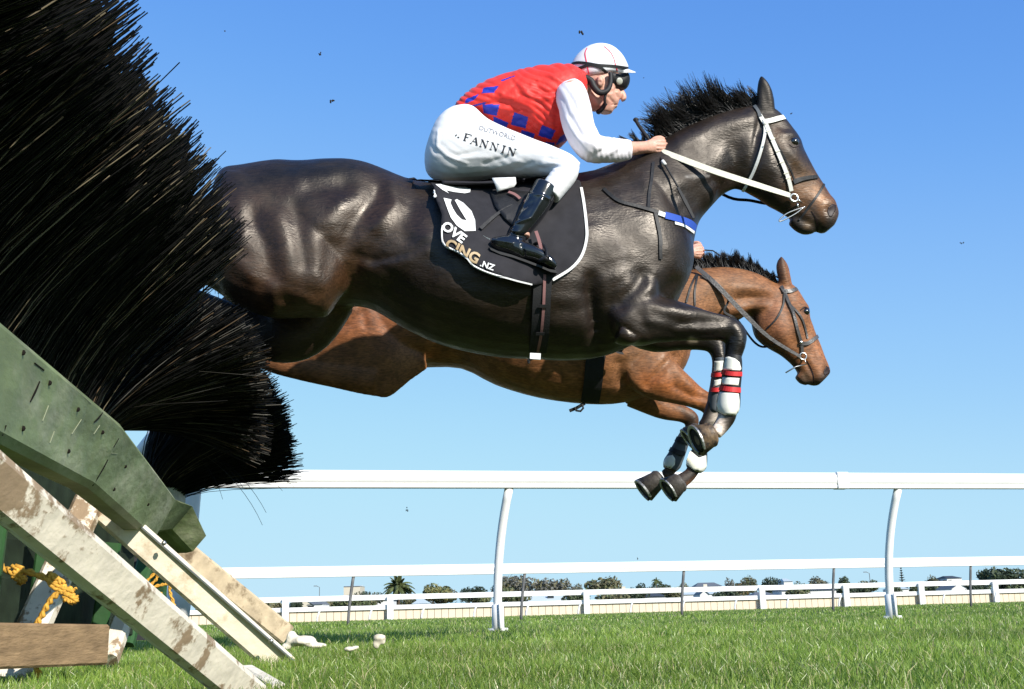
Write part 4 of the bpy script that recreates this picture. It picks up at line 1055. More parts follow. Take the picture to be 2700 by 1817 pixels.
muscles(me, H1, [
    # hindquarter
    (ZA, [(760, 220), (960, 200)], 52, -.020), (ZA, [(690, 180), (820, 150), (1100, 110)], 40, .008), (ZA, [(660, 330), (690, 520), (720, 700)], 40, -.011),
    (ZA, [(560, 420), (600, 640), (610, 800)], 56, .012), (ZA, [(400, 420), (470, 560), (520, 750)], 50, -.020), (ZA, [(300, 300), (330, 470), (300, 560)], 44, .010),
    (ZA, [(790, 460), (800, 640), (800, 800)], 64, .010), (ZA, [(1170, 270), (1040, 440), (960, 600)], 44, -.018), (ZA, [(1260, 200), (1290, 330), (1180, 460)], 38, .016), (ZA, [(880, 580), (850, 760)], 36, -.008),
    (ZA, [(930, 560), (910, 800)], 46, .006), (ZA, [(520, 850), (540, 960), (530, 1030)], 22, .014), (ZA, [(600, 930), (640, 990)], 26, -.014), (ZA, [(700, 900), (760, 950)], 26, .012), (ZA, [(560, 810), (660, 835)], 14, -.008),
    (ZA, [(1500, 570), (1380, 640), (1230, 670), (1130, 685)], 12, -.012), (ZA, [(1480, 600), (1300, 700), (1180, 730)], 40, .010), (ZA, [(1050, 650), (1030, 760), (980, 880)], 24, -.018), (ZA, [(1100, 720), (1200, 790)], 36, .014), (ZA, [(1110, 690), (1300, 850), (1450, 1000)], 50, -.012),
    (ZA, [(250, 660), (330, 720), (390, 790)], 30, .012), (ZA, [(1400, 350), (1380, 520)], 50, -.010), (ZA, [(1480, 540), (1400, 480)], 40, .012),
    (ZA, [(600, 75), (640, 85)], 30, -.006), (ZA, [(880, 430), (940, 330)], 44, .010),
    # barrel: rib shading, girth pad
    (ZB, [(380, 900), (520, 1060), (700, 1180)], 70, .007), (ZB, [(300, 1150), (450, 1250), (700, 1350)], 60, -.008), (ZB, [(1160, 1075), (1300, 1060), (1420, 1030)], 26, .005), (ZB, [(1200, 1130), (1330, 1150), (1440, 1120)], 24, -.006), (ZB, [(1200, 1230), (1390, 1250)], 50, .005), (ZB, [(1200, 1340), (1330, 1370), (1430, 1330)], 24, -.005),
    (ZB, [(1455, 900), (1470, 1180), (1500, 1440)], 34, -.030), (ZB, [(1430, 1050), (1440, 1350)], 18, .012),
    # shoulder
    (ZC, [(170, 560), (230, 720), (260, 900)], 60, -.026), (ZC, [(200, 60), (330, 200), (420, 420)], 80, .010), (ZC, [(590, 420), (500, 520), (400, 620)], 48, -.018), (ZC, [(520, 440), (380, 560)], 30, .008), (ZC, [(700, 380), (680, 480)], 50, .012), (ZC, [(420, 660), (560, 620), (680, 560)], 16, -.010),
    (ZC, [(820, 180), (860, 400)], 60, .010), (ZC, [(870, 440), (760, 560)], 40, -.014), (ZC, [(440, 760), (540, 900)], 70, .016), (ZC, [(580, 700), (640, 860)], 22, -.010), (ZC, [(300, 330), (460, 280)], 40, -.006),
    # forearm
    (ZC, [(900, 790), (1100, 780), (1330, 765)], 14, -.012), (ZC, [(830, 660), (1100, 700), (1300, 745)], 24, .010), (ZC, [(680, 650), (860, 720), (1000, 760)], 34, .010), (ZC, [(640, 760), (760, 800)], 30, .008), (ZC, [(860, 840), (1200, 830)], 26, .008), (ZC, [(600, 800), (900, 880), (1200, 880)], 16, -.006), (ZC, [(1340, 780), (1375, 850)], 24, .009), (ZC, [(1410, 900), (1420, 960)], 22, .007), (ZC, [(1280, 930), (1300, 1050)], 10, -.008), (ZC, [(1330, 960), (1340, 1060)], 12, -.006), (ZC, [(1000, 830), (1280, 815)], 9, .006), (ZC, [(700, 700), (900, 770), (1100, 765)], 10, -.007), (ZC, [(840, 690), (1000, 720), (1150, 740)], 8, .006), (ZC, [(1290, 850), (1330, 880)], 18, -.006),
    # neck
    (Z5, [(1060, 760), (1080, 900), (1060, 1040)], 60, -.022), (Z5, [(880, 1000), (960, 1080), (930, 1160)], 26, -.012), (Z5, [(600, 700), (900, 560), (1180, 500)], 60, .012), (Z5, [(560, 1000), (760, 1060), (860, 1180)], 60, .010), (Z5, [(880, 740), (1040, 640), (1180, 600)], 40, -.006), (Z5, [(650, 1000), (840, 990)], 14, .006),
    (Z5, [(520, 1180), (700, 1100), (860, 1040)], 28, -.006), (Z5, [(180, 1010), (330, 1150)], 70, -.010), (Z5, [(640, 1250), (760, 1150)], 40, -.008),
    # head: cheek, jaw, cheekbone, eye socket, muzzle
    (Z5, [(1290, 900), (1330, 760)], 80, .012), (Z5, [(1370, 700), (1420, 860), (1460, 1000)], 24, -.008), (Z5, [(1480, 760), (1560, 850), (1640, 930)], 18, .008), (Z5, [(1450, 640), (1540, 640)], 18, .010), (Z5, [(1420, 560), (1480, 600)], 24, -.008), (Z5, [(1545, 700)], 26, -.006), (Z5, [(1500, 860), (1580, 1000)], 34, -.009), (Z5, [(1850, 1270)], 26, -.014), (Z5, [(1810, 1200), (1880, 1180)], 22, .008),
    (Z5, [(1700, 1290), (1740, 1400), (1740, 1460)], 10, -.012), (Z5, [(1620, 1230), (1690, 1280)], 14, -.006), (Z5, [(1700, 1150), (1780, 1240)], 40, .006), (Z5, [(1290, 560), (1240, 700), (1200, 1000)], 20, -.008), (Z5, [(1300, 260), (1330, 400)], 18, -.010),
], 1.3, 7, 0.95)
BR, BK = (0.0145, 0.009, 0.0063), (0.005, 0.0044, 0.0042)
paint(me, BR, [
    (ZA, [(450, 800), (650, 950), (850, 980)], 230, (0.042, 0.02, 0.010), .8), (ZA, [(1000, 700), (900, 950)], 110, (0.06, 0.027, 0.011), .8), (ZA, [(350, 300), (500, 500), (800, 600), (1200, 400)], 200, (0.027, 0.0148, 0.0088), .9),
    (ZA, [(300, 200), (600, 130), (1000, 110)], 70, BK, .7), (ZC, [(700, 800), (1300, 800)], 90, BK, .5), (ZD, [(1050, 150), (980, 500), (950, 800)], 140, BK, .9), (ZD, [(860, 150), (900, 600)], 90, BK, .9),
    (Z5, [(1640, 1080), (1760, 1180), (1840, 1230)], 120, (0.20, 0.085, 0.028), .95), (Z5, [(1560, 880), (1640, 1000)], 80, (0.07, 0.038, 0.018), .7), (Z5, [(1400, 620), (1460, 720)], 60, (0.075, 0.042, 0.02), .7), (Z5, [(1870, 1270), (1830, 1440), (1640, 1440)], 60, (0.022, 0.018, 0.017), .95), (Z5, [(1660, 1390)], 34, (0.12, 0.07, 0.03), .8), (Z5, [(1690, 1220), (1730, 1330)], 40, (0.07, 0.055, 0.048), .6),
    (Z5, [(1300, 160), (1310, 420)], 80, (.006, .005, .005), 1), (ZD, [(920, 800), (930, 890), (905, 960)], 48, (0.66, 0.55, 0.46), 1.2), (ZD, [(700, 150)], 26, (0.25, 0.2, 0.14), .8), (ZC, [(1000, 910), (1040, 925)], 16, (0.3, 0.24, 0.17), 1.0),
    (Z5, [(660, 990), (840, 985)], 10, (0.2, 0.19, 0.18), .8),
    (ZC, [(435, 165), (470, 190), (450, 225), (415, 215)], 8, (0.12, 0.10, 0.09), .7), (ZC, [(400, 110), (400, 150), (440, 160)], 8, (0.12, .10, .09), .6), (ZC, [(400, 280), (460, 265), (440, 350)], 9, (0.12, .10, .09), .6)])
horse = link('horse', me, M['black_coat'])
tag(horse, 'dark brown horse leaping in front with a white bridle and red banded leg boots', 'horse', 'horses jumping the hurdles')
hoffs = np.array(wloc(horse))
BV1 = BVHTree.FromPolygons([tuple(v + hoffs) for v in getV(me)], [tuple(p.vertices) for p in me.polygons])
hoof(H1, (1876, 1146, -.165), (1836, 1162, -.178), .050, .066, horse, 'hoof_brown')
hoof(H1, (1845, 1138, .12), (1815, 1160, .12), .045, .055, horse)
def eyeball(bv, px, py, r, parent):
    h, nn, d = hit(bv, px, py); c = h + d * r * .55
    e = MB().ell(c, r * 1.15, r, r, 16).build('eye', M['eye'], parent, True); return e, c, d
eyeball(BV1, *Z5(1545, 705), .021, horse)
mb = MB()
strap(mb, Z5.L([(1505, 690), (1535, 668), (1575, 680), (1592, 715)]), [.002, .005, .002], BV1, .001, .004)
strap(mb, Z5.L([(1508, 725), (1545, 750), (1590, 735)]), [.002, .004, .002], BV1, .001, .003)
mb.build('eyelid', M['nostril'], horse, True)
def nostril(bv, pts, z, parent):
    V, Fc = fill(pts, bv, .0015, z, step=3); return link('nostril', MB().add(V, Fc).mesh('nostril'), M['nostril'], parent)
nostril(BV1, [(1830, 1245), (1865, 1215), (1895, 1225), (1890, 1270), (1862, 1320), (1838, 1320), (1822, 1285)], Z5, horse)
mb = MB(); strap(mb, Z5.L([(1690, 1275), (1725, 1330), (1742, 1400), (1738, 1460)]), [.003, .007, .005], BV1, .001, .002); mb.build('mouth_line', M['nostril'], horse)

def hair(name, crest, pl, z, N, length, ang, spread, parent, r=.0022, wj=.035, sag=0.25, lens=None, dark=0.008):
    """crest: pixel polyline; ang: mean direction (deg, image, 0 = right, 90 = up) along crest; tufts"""
    A = np.array(z.L(crest), float); seg = np.linalg.norm(np.diff(A, axis=0), axis=1); cum = np.concatenate([[0], np.cumsum(seg)])
    nt = max(6, int(N / 26)); tt = np.sort(RNG.random(nt)); P0, P1, P2, P3 = [], [], [], []
    for t in tt:
        k = max(1, int(26 * RNG.uniform(.6, 1.4))); aa = math.radians(np.interp(t, np.linspace(0, 1, len(ang)), ang) + RNG.normal() * spread); LT = length * RNG.uniform(.72, 1.12) * (np.interp(t, np.linspace(0, 1, len(lens)), lens) if lens is not None else 1); cv = RNG.normal() * .35 + sag; wt = RNG.normal() * wj
        for _ in range(k):
            s = np.clip(t + RNG.normal() * .02, 0, 1) * cum[-1]; q = np.array([np.interp(s, cum, A[:, 0]), np.interp(s, cum, A[:, 1])])
            a = aa + RNG.normal() * .06; L = LT * RNG.uniform(.55, 1.06) ** .8; p0 = pl(q[0], q[1], RNG.normal() * .012)
            ex = np.array([pl.n[1], -pl.n[0], 0.0]); ez = np.array([0, 0, 1.0]); d0 = ex * math.cos(a - cv * .6) + ez * math.sin(a - cv * .6); d1 = ex * math.cos(a + cv) + ez * math.sin(a + cv)
            p1 = p0 + d0 * L * .35; p3 = p0 + d0 * L * .45 + d1 * L * .55 + pl.n * (wt + RNG.normal() * .006) + ex * ((t * cum[-1] - s) / F * pl.Y0 * .75); p2 = p1 + (p3 - p1) * .5 + d0 * L * .06
            P0.append(p0 - d0 * .012); P1.append(p1); P2.append(p2); P3.append(p3)
    n = len(P0); C = dark * (.5 + RNG.random((n, 1))) * np.array([1.0, .93, .9])
    return link(name, strandmesh(name, np.array(P0), np.array(P1), np.array(P2), np.array(P3), np.full(n, r), np.full(n, r * .25), 6, 3, C), M['mane'], parent)
hair('mane', [(500, 730), (600, 650), (720, 595), (880, 530), (1040, 470), (1160, 440), (1240, 400)], H1, Z5, 3200, .185, [150, 136, 126, 134, 142, 150, 154], 20, horse, .0022, .05, lens=[.7, 1.1, 1.15, 1.2, 1.1, .9, .8], dark=.012)
hair('mane', [(60, 720), (300, 690), (480, 720)], H1, Z5, 260, .06, [140, 120, 130], 16, horse, .002, .04, dark=.012)
hair('forelock', [(1240, 400), (1300, 380), (1370, 440)], H1, Z5, 240, .08, [165, 160, 150], 12, horse, .0014)
# tail: dock behind the rump, hair streaming back and down behind the brush
def tail(name, pl, root, cps, N, r, parent, spread):
    B = [pl(*c) for c in cps]; P = [np.repeat(np.array([b]), N, 0) for b in B]
    for i, s in enumerate((.012, .04, spread, spread * 1.6)): P[i] = P[i] + RNG.normal(size=(N, 3)) * s * np.array([1, .6, 1])
    C = .006 * (.5 + RNG.random((N, 1))) * np.ones((1, 3))
    return link(name, strandmesh(name, *P, np.full(N, r), np.full(N, r * .4), 7, 3, C), M['mane'], parent)
tail('tail', H1, None, [(588, 560, 0), (556, 570, -.02), (578, 650, -.05), (575, 715, -.05)], 1500, .0028, horse, .022)

# ---------------------------------------------------------------- second horse
parts = []
parts.append(loft(H2, [(650, 780, 650, 900, .08), (690, 720, 690, 960, .17), (760, 690, 760, 985, .25), (860, 680, 860, 985, .285), (980, 690, 990, 975, .29), (1100, 705, 1105, 966, .295), (1217, 715, 1217, 968, .305), (1309, 712, 1309, 1012, .315), (1425, 700, 1425, 1047, .30), (1553, 690, 1553, 1064, .28), (1640, 685, 1650, 1060, .255), (1710, 700, 1735, 1030, .22), (1765, 760, 1795, 985, .16), (1800, 830, 1818, 940, .08)], Z0, 3, 34, .95, -.15))
parts.append(loft(H2, [(600, 420, 830, 1180, .20), (780, 390, 960, 1060, .19), (960, 362, 1060, 940, .165), (1100, 340, 1200, 830, .135), (1300, 330, 1370, 770, .11), (1480, 362, 1460, 720, .10), (1620, 420, 1510, 740, .09), (1720, 480, 1540, 790, .085)], ZC, 4, 28, .95))
parts.append(loft(H2, [(1710, 450, 1490, 700, .06), (1790, 450, 1500, 800, .08), (1860, 495, 1525, 890, .092), (1915, 580, 1580, 950, .10), (1962, 672, 1660, 1000, .102), (1972, 740, 1730, 1040, .088), (1995, 800, 1790, 1090, .072), (2025, 880, 1840, 1140, .062), (2060, 960, 1880, 1200, .058), (2092, 1050, 1920, 1262, .058), (2130, 1140, 1975, 1290, .058), (2142, 1185, 2015, 1298, .05), (2110, 1225, 2045, 1292, .03)], ZC, 4, 26, .93))
parts.append(limb(H2, [(1880, 1200, 40, .03), (1915, 1240, 44, .034), (1960, 1260, 36, .03)], ZC, 4, 14))
E2 = [((1830, 490), (1728, 480)), ((1806, 410), (1712, 410)), ((1792, 340), (1700, 350)), ((1778, 295), (1700, 305)), ((1760, 262), (1710, 272)), ((1746, 243), (1726, 250)), ((1739, 234), (1733, 237))]
earpairs(H2, E2, -.05, ZC, parts)
earpairs(H2, [((a[0] + 16, a[1] + 20), (b[0] + 16, b[1] + 20)) for a, b in E2], .055, ZC, parts)
parts.append(loft(H2, [(700, 720, 680, 930, .13, -.13), (760, 710, 740, 985, .15, -.15), (840, 720, 830, 1010, .16, -.16), (920, 740, 925, 1034, .155, -.16), (980, 780, 985, 1045, .13, -.165), (1030, 850, 1028, 1046, .10, -.165), (1070, 900, 1080, 1005, .06, -.16), (1120, 940, 1128, 972, .03, -.15)], Z0, 4, 26, .95, .55))
parts.append(limb(H2, [(1000, 975, 66, .09, -.16), (900, 955, 70, .09, -.16), (800, 940, 64, .08, -.16), (720, 930, 52, .07, -.16), (640, 905, 36, .055, -.15), (560, 880, 28, .045, -.15), (480, 870, 24, .04, -.15), (400, 880, 18, .03, -.15)]))
parts.append(limb(H2, [(900, 900, 66, .09, .14), (760, 890, 50, .07, .16), (600, 850, 32, .05, .16), (450, 860, 20, .035, .16)]))
parts.append(limb(H2, [(1690, 950, 75, .09, -.15), (1735, 995, 62, .085, -.165), (1790, 1024, 44, .06, -.165), (1835, 1048, 30, .045, -.16), (1868, 1066, 26, .042, -.16), (1880, 1090, 24, .04, -.16), (1872, 1120, 19, .033, -.16), (1860, 1150, 16, .03, -.16), (1848, 1190, 16, .03, -.16), (1836, 1222, 18, .033, -.16), (1822, 1248, 17, .033, -.16), (1806, 1262, 19, .035, -.17), (1792, 1272, 22, .037, -.18)]))
parts.append(limb(H2, [(1680, 1030, 50, .075, .10), (1745, 1075, 30, .055, .12), (1795, 1090, 23, .042, .12), (1822, 1104, 20, .04, .12), (1824, 1122, 16, .033, .12), (1810, 1148, 14, .028, .12), (1794, 1180, 14, .028, .12), (1776, 1220, 17, .03, .12), (1764, 1245, 15, .03, .12), (1750, 1254, 16, .033, .11)]))
me = remesh(parts, .009, 5)
muscles(me, H2, [(ZC, [(1390, 580), (1500, 570), (1620, 570)], 30, -.020), (ZC, [(1300, 490), (1500, 500), (1620, 540)], 40, .010), (ZC, [(1280, 690), (1450, 660), (1600, 630)], 30, .014), (ZC, [(1000, 500), (1200, 450)], 70, .012), (ZC, [(1680, 800), (1740, 880)], 90, .012), (ZC, [(1760, 560), (1800, 760), (1850, 950)], 24, -.008), (ZC, [(1880, 640), (1950, 650)], 20, .010), (ZC, [(1935, 690)], 26, -.006), (ZC, [(1890, 760), (1960, 880)], 26, -.008), (ZC, [(2110, 1180)], 26, -.014), (ZC, [(1940, 1100), (2000, 1200), (2010, 1290)], 10, -.012), (ZC, [(1990, 1010), (2015, 1090)], 10, -.006),
    (ZC, [(850, 1060), (740, 1170), (640, 1300)], 24, -.016), (ZC, [(860, 1100), (900, 1200), (1000, 1310)], 30, .012), (ZC, [(700, 1230), (760, 1200)], 20, -.008), (ZC, [(860, 1300), (1000, 1380), (1150, 1400)], 14, -.012), (ZC, [(480, 1180), (560, 1330)], 50, .012), (ZC, [(420, 1120), (430, 1260)], 34, -.024), (ZC, [(1000, 640), (920, 800), (800, 1050)], 60, .010),
    (ZA, [(880, 1090), (1000, 1080), (1090, 1000)], 24, -.010), (ZA, [(1090, 1010), (1100, 1090)], 16, -.010), (Z0, [(1150, 930), (1220, 950)], 14, -.014)], 1.25, 6, 1.1)
BAY, BAYL = (0.21, 0.086, 0.034), (0.215, 0.085, 0.03)
paint(me, BAY, [(ZC, [(500, 1100), (900, 500), (1300, 500)], 230, (0.185, 0.085, 0.036), .9), (ZC, [(640, 1250), (1000, 1350), (1150, 1400)], 90, (0.25, 0.08, 0.022), .9), (Z0, [(860, 850), (1000, 840)], 70, (0.17, 0.055, 0.018), .9), (Z0, [(1100, 950), (1300, 990), (1450, 1030)], 50, (0.25, 0.105, 0.04), .9),
    (ZC, [(1700, 620), (1700, 850)], 110, (0.19, 0.076, 0.036), .8), (ZC, [(2000, 950), (2060, 1080)], 70, (0.26, 0.10, 0.04), .9), (ZC, [(2120, 1200), (2040, 1280), (1900, 1260)], 46, (0.03, 0.022, 0.018), .95), (ZC, [(1940, 1210)], 40, (0.07, 0.05, 0.03), .7), (ZC, [(1930, 690)], 40, (0.06, 0.03, 0.02), .8),
    (ZC, [(1520, 700), (1530, 900), (1700, 1020), (1870, 1150)], 46, (0.02, 0.012, 0.008), .9), (ZC, [(1740, 260), (1740, 420)], 34, (0.02, 0.012, 0.01), .8), (ZD, [(900, 700), (880, 830), (760, 1150)], 60, (0.012, 0.01, 0.009), 1.2), (ZD, [(700, 800), (560, 1150)], 60, (0.016, 0.011, 0.009), 1.1), (ZD, [(600, 700), (690, 800)], 26, (0.05, 0.022, 0.01), .8), (ZD, [(860, 760), (800, 900), (770, 1050), (720, 1230), (600, 1320)], 60, (0.014, 0.011, 0.010), 1.2), (ZD, [(470, 1240), (640, 1260)], 40, (0.03, 0.022, 0.018), 1)])
bay = link('horse', me, M['bay_coat'])
tag(bay, 'bay horse jumping beyond with dark leather bridle and lowered head', 'horse', 'horses jumping the hurdles')
BV2 = BVHTree.FromPolygons([tuple(v + np.array(wloc(bay))) for v in getV(me)], [tuple(p.vertices) for p in me.polygons])
hoof(H2, (1793, 1272, -.185), (1762, 1293, -.200), .053, .072, bay)
hoof(H2, (1738, 1262, .10), (1696, 1294, .09), .053, .072, bay)
eyeball(BV2, *ZC(1938, 690), .022, bay)
mb = MB(); strap(mb, ZC.L([(1895, 680), (1930, 652), (1968, 670)]), [.003, .008, .003], BV2, .001, .006); mb.build('eyelid', M['nostril'], bay, True)
nostril(BV2, [(2085, 1175), (2110, 1135), (2138, 1150), (2138, 1190), (2100, 1215), (2088, 1200)], ZC, bay)
mb = MB(); strap(mb, ZC.L([(1950, 1090), (1985, 1160), (2005, 1230), (2005, 1295)]), [.003, .008, .006], BV2, .001, .002); mb.build('mouth_line', M['nostril'], bay)
hair('mane', [(930, 372), (1100, 335), (1300, 325), (1480, 355), (1620, 410), (1710, 455)], H2, ZC, 3600, .085, [100, 108, 104, 108, 112, 125], 10, bay, .0024, .025, sag=.1, lens=[1.0, 1.25, 1.1, 1.2, 1.0, .7])
hair('forelock', [(1720, 450), (1760, 440)], H2, ZC, 120, .07, [150, 150], 10, bay, .0014)
tail('tail', H2, None, [(665, 790, 0), (600, 770, 0), (560, 860, 0), (540, 930, 0)], 700, .003, bay, .03)

# =================================================================== RIDER AND TACK
M['skin'] = mat('skin', (0.60, 0.33, 0.24), 0.48, 0.45, var=0.12, vscale=28, sss=0.10, bump=.15, bscale=90, col2=(0.60, 0.25, 0.19), thr=(.5, .75))
M['white_cloth'] = mat('white_breeches_cloth', (0.76, 0.76, 0.77), 0.7, 0.25, var=0.03, vscale=6, bump=0.3, bscale=18, stretch=(.6, 1, 1))
M['sleeve'] = mat('white_sleeve_silk', (0.80, 0.76, 0.80), 0.65, 0.25, bump=0.6, bscale=15, stretch=(1, 1, .6), var=.02)
M['red_silk'] = mat('red_silk', (0.66, 0.030, 0.022), 0.55, 0.35, var=0.10, vscale=8, bump=0.7, bscale=16, stretch=(1, 1, .55), sheen=.15)
M['blue_silk'] = mat('blue_silk', (0.012, 0.03, 0.36), 0.55, 0.35, var=0.15, vscale=8, bump=0.7, bscale=16, stretch=(1, 1, .55))
M['helmet'] = mat('helmet_cover', (0.80, 0.80, 0.82), 0.35, 0.5, var=.02)
M['red_stripe'] = mat('red_stripe', (0.72, 0.03, 0.07), 0.5, 0.4)
M['black_leather'] = mat('black_leather', (0.012, 0.012, 0.013), 0.52, 0.35, var=.3, vscale=20, bump=.12, bscale=60)
M['boot'] = mat('polished_boot', (0.007, 0.008, 0.010), 0.16, 0.65, coat=0.5, bump=.25, bscale=9)
M['rubber'] = mat('black_rubber', (0.014, 0.014, 0.015), 0.6, 0.4)
M['lens'] = mat('goggle_lens', (0.5, 0.5, 0.42), 0.08, 0.7, coat=.6)
M['ink'] = mat('black_ink', (0.03, 0.03, 0.035), 0.7, 0.2)
M['ink_pale'] = mat('faded_ink', (0.22, 0.22, 0.24), 0.7, 0.2)
M['cloth_black'] = mat('black_saddle_cloth', (0.021, 0.020, 0.024), 0.8, 0.25, var=.2, vscale=12, bump=.12, bscale=300)
M['white_trim'] = mat('white_trim', (0.74, 0.74, 0.72), 0.6, 0.3)
M['gold'] = mat('gold_print', (0.42, 0.30, 0.16), 0.5, 0.4, var=.15, vscale=20)
M['white_strap'] = mat('white_leather_strap', (0.74, 0.73, 0.66), 0.5, 0.4, var=.06, vscale=20)
M['cream_rein'] = mat('cream_rubber_rein', (0.70, 0.68, 0.55), 0.6, 0.3, var=.06, vscale=25, bump=.2, bscale=150)
M['girth'] = mat('black_girth', (0.016, 0.016, 0.017), 0.75, 0.3, bump=.2, bscale=200)
M['pink_stripe'] = mat('faded_pink_stripe', (0.24, 0.12, 0.115), 0.8, 0.2)
M['blue_strap'] = mat('blue_strap', (0.03, 0.085, 0.42), 0.6, 0.3)
M['bit'] = mat('bit_metal', (0.62, 0.61, 0.58), 0.25, 0.5, metal=0.9)
M['shell'] = mat('white_boot_shell', (0.78, 0.77, 0.68), 0.4, 0.4, var=.04, vscale=20)
M['red_band'] = mat('red_band', (0.60, 0.03, 0.03), 0.45, 0.4, var=.08, vscale=30)
M['grey_shell'] = mat('grey_boot_lining', (0.07, 0.08, 0.09), 0.6, 0.3)

def part(name, geo, m, parent, smooth=True):
    mb = MB()
    for V, Fc in geo: mb.add(V, Fc)
    return link(name, mb.mesh(name), m, parent, smooth)

# ---- the body: one continuous figure ---------------------------------------------
b = []
headS = [(1660, 222, 1640, 222, .01), (1780, 268, 1510, 262, .058), (1850, 330, 1450, 330, .074), (1868, 400, 1428, 395, .078), (1838, 455, 1432, 450, .077), (1818, 515, 1448, 505, .075), (1815, 570, 1475, 560, .072), (1822, 625, 1515, 620, .066), (1808, 675, 1548, 668, .058), (1792, 712, 1580, 705, .050), (1768, 742, 1612, 738, .040), (1748, 772, 1650, 765, .024)]
b.append(loft(H1, headS, Z4, 4, 28, .97))
b.append(limb(H1, [(1796, 545, 12, .010), (1822, 590, 24, .013), (1844, 632, 25, .015), (1850, 653, 18, .016), (1830, 668, 11, .014)], Z4, 4, 14))   # nose
b.append(limb(H1, [(1788, 690, 18, .022), (1802, 688, 10, .018)], Z4, 3, 12)); b.append(limb(H1, [(1784, 712, 16, .020), (1793, 710, 9, .016)], Z4, 3, 12))
b.append(limb(H1, [(1725, 748, 26, .022), (1752, 756, 19, .018)], Z4, 3, 12))
b.append(limb(H1, [(1470, 560, 90, .065), (1540, 600, 92, .060), (1600, 660, 86, .056), (1650, 690, 70, .05)], Z4, 4, 20))  # neck
b.append(limb(H1, [(1640, 480, 22, .018, -.073), (1655, 510, 30, .016, -.080), (1650, 540, 24, .016, -.076), (1638, 560, 14, .014, -.070)], Z4, 4, 14))  # ear
torso = [(430, 820, 400, 1150, .09), (480, 790, 560, 1110, .09), (590, 700, 740, 890, .09), (720, 600, 890, 915, .10), (890, 530, 1065, 965, .155), (1085, 480, 1240, 1010, .16), (1240, 460, 1380, 940, .16), (1390, 452, 1485, 790, .135), (1490, 470, 1560, 660, .085)]
b.append(loft(H1, torso, Z4, 4, 28))
for sgn in (-1, 1):
    sh = .02 if sgn < 0 else -.01
    arm = [(1400, 560, 90, .075, .165 * sgn), (1425, 680, 88, .06, .20 * sgn), (1465, 850, 80, .055, .225 * sgn), (1525, 985, 76, .052, .235 * sgn), (1590, 1062, 70, .05, .235 * sgn), (1700, 1070, 66, .046, .21 * sgn), (1820, 1068, 58, .04, .17 * sgn), (1930, 1062, 52, .034, .135 * sgn), (2020, 1052, 46, .028, .115 * sgn), (2085, 1042, 58, .024, .10 * sgn), (2140, 1040, 66, .022, .095 * sgn), (2180, 1045, 56, .016, .09 * sgn)]
    b.append(limb(H1, arm, Z4, 4, 20))
    # five fingers closed round the rein
    for i, (fy, fx, L) in enumerate(((1000, 2172, 1.0), (1030, 2190, 1.08), (1062, 2188, 1.0), (1092, 2168, .85))):
        wb = .09 * sgn; q = -sgn
        b.append(limb(H1, [(fx - 40, fy, 17, .010, wb - .004 * q * 0), (fx, fy, 19, .0105, wb), (fx + 8 * L, fy + 6, 17, .010, wb - .02 * sgn), (fx - 16 * L, fy + 12, 16, .0095, wb - .036 * sgn), (fx - 52 * L, fy + 14, 14, .009, wb - .036 * sgn)], Z4, 4, 12))
    b.append(limb(H1, [(2070, 1010, 22, .014, .10 * sgn), (2105, 985, 22, .012, .085 * sgn), (2145, 976, 20, .011, .07 * sgn), (2180, 990, 16, .010, .062 * sgn)], Z4, 4, 12))  # thumb
    b.append(loft(H1, [(330, 860, 250, 1120, .07, .10 * sgn), (480, 790, 320, 1220, .09, .12 * sgn), (700, 860, 560, 1280, .10, .14 * sgn), (1000, 985, 860, 1270, .09, .17 * sgn), (1250, 1075, 1120, 1265, .075, .22 * sgn), (1430, 1160, 1310, 1270, .06, .25 * sgn)], Z4, 4, 20))
    b.append(limb(H1, [(1400, 1215, 75, .055, .255 * sgn), (1330, 1320, 72, .055, .285 * sgn), (1200, 1480, 62, .05, .32 * sgn), (1060, 1660, 44, .035, .34 * sgn), (1040, 1790, 36, .035, .345 * sgn)], Z4, 4, 18))
me = remesh(b, .004, 2)
muscles(me, H1, [(Z4, [(1800, 560), (1740, 590)], 26, -.005), (Z4, [(1700, 620), (1760, 600)], 30, .004), (Z4, [(1720, 700), (1760, 690)], 26, -.003), (Z4, [(1795, 702), (1755, 706)], 6, -.006), (Z4, [(1800, 560), (1780, 600), (1800, 640)], 14, -.006), (Z4, [(1720, 640), (1770, 690)], 12, -.004), (Z4, [(1700, 590), (1760, 570)], 14, .004), (Z4, [(1690, 760), (1640, 700), (1600, 640)], 24, .003), (Z4, [(1660, 620), (1690, 700)], 24, -.004), (Z4, [(1652, 515)], 12, -.006),
    (Z4, [(2190, 1014), (2120, 1010)], 5, -.004), (Z4, [(2200, 1046), (2120, 1044)], 5, -.004), (Z4, [(2195, 1078), (2120, 1074)], 5, -.004), (Z4, [(1990, 1080), (2040, 1075)], 20, .003)])
skinC = M['skin']
person = link('person', me, skinC)
tag(person, 'jockey in red and white silks crouched on the leading horse', 'person', 'jockeys')
pof = np.array(wloc(person)); BVP = BVHTree.FromPolygons([tuple(v + pof) for v in getV(me)], [tuple(p.vertices) for p in me.polygons])
def bvo(o):
    q = np.array(wloc(o)); return BVHTree.FromPolygons([tuple(v + q) for v in getV(o.data)], [tuple(p.vertices) for p in o.data.polygons])
# hair at the nape, brows, lips
mb = MB(); strap(mb, Z4.L([(1452, 478), (1490, 500), (1530, 520), (1570, 500)]), .028, BVP, .002, .004); mb.build('hair', mat('short_hair', (0.10, 0.06, 0.035), .7, .3, bump=.4, bscale=200), person)
mb = MB(); strap(mb, Z4.L([(1768, 700), (1785, 699), (1800, 697)]), [.003, .006, .003], BVP, .0008, .0015, res=4); mb.build('mouth', mat('lip', (.22, .07, .06), .5, .4), person)

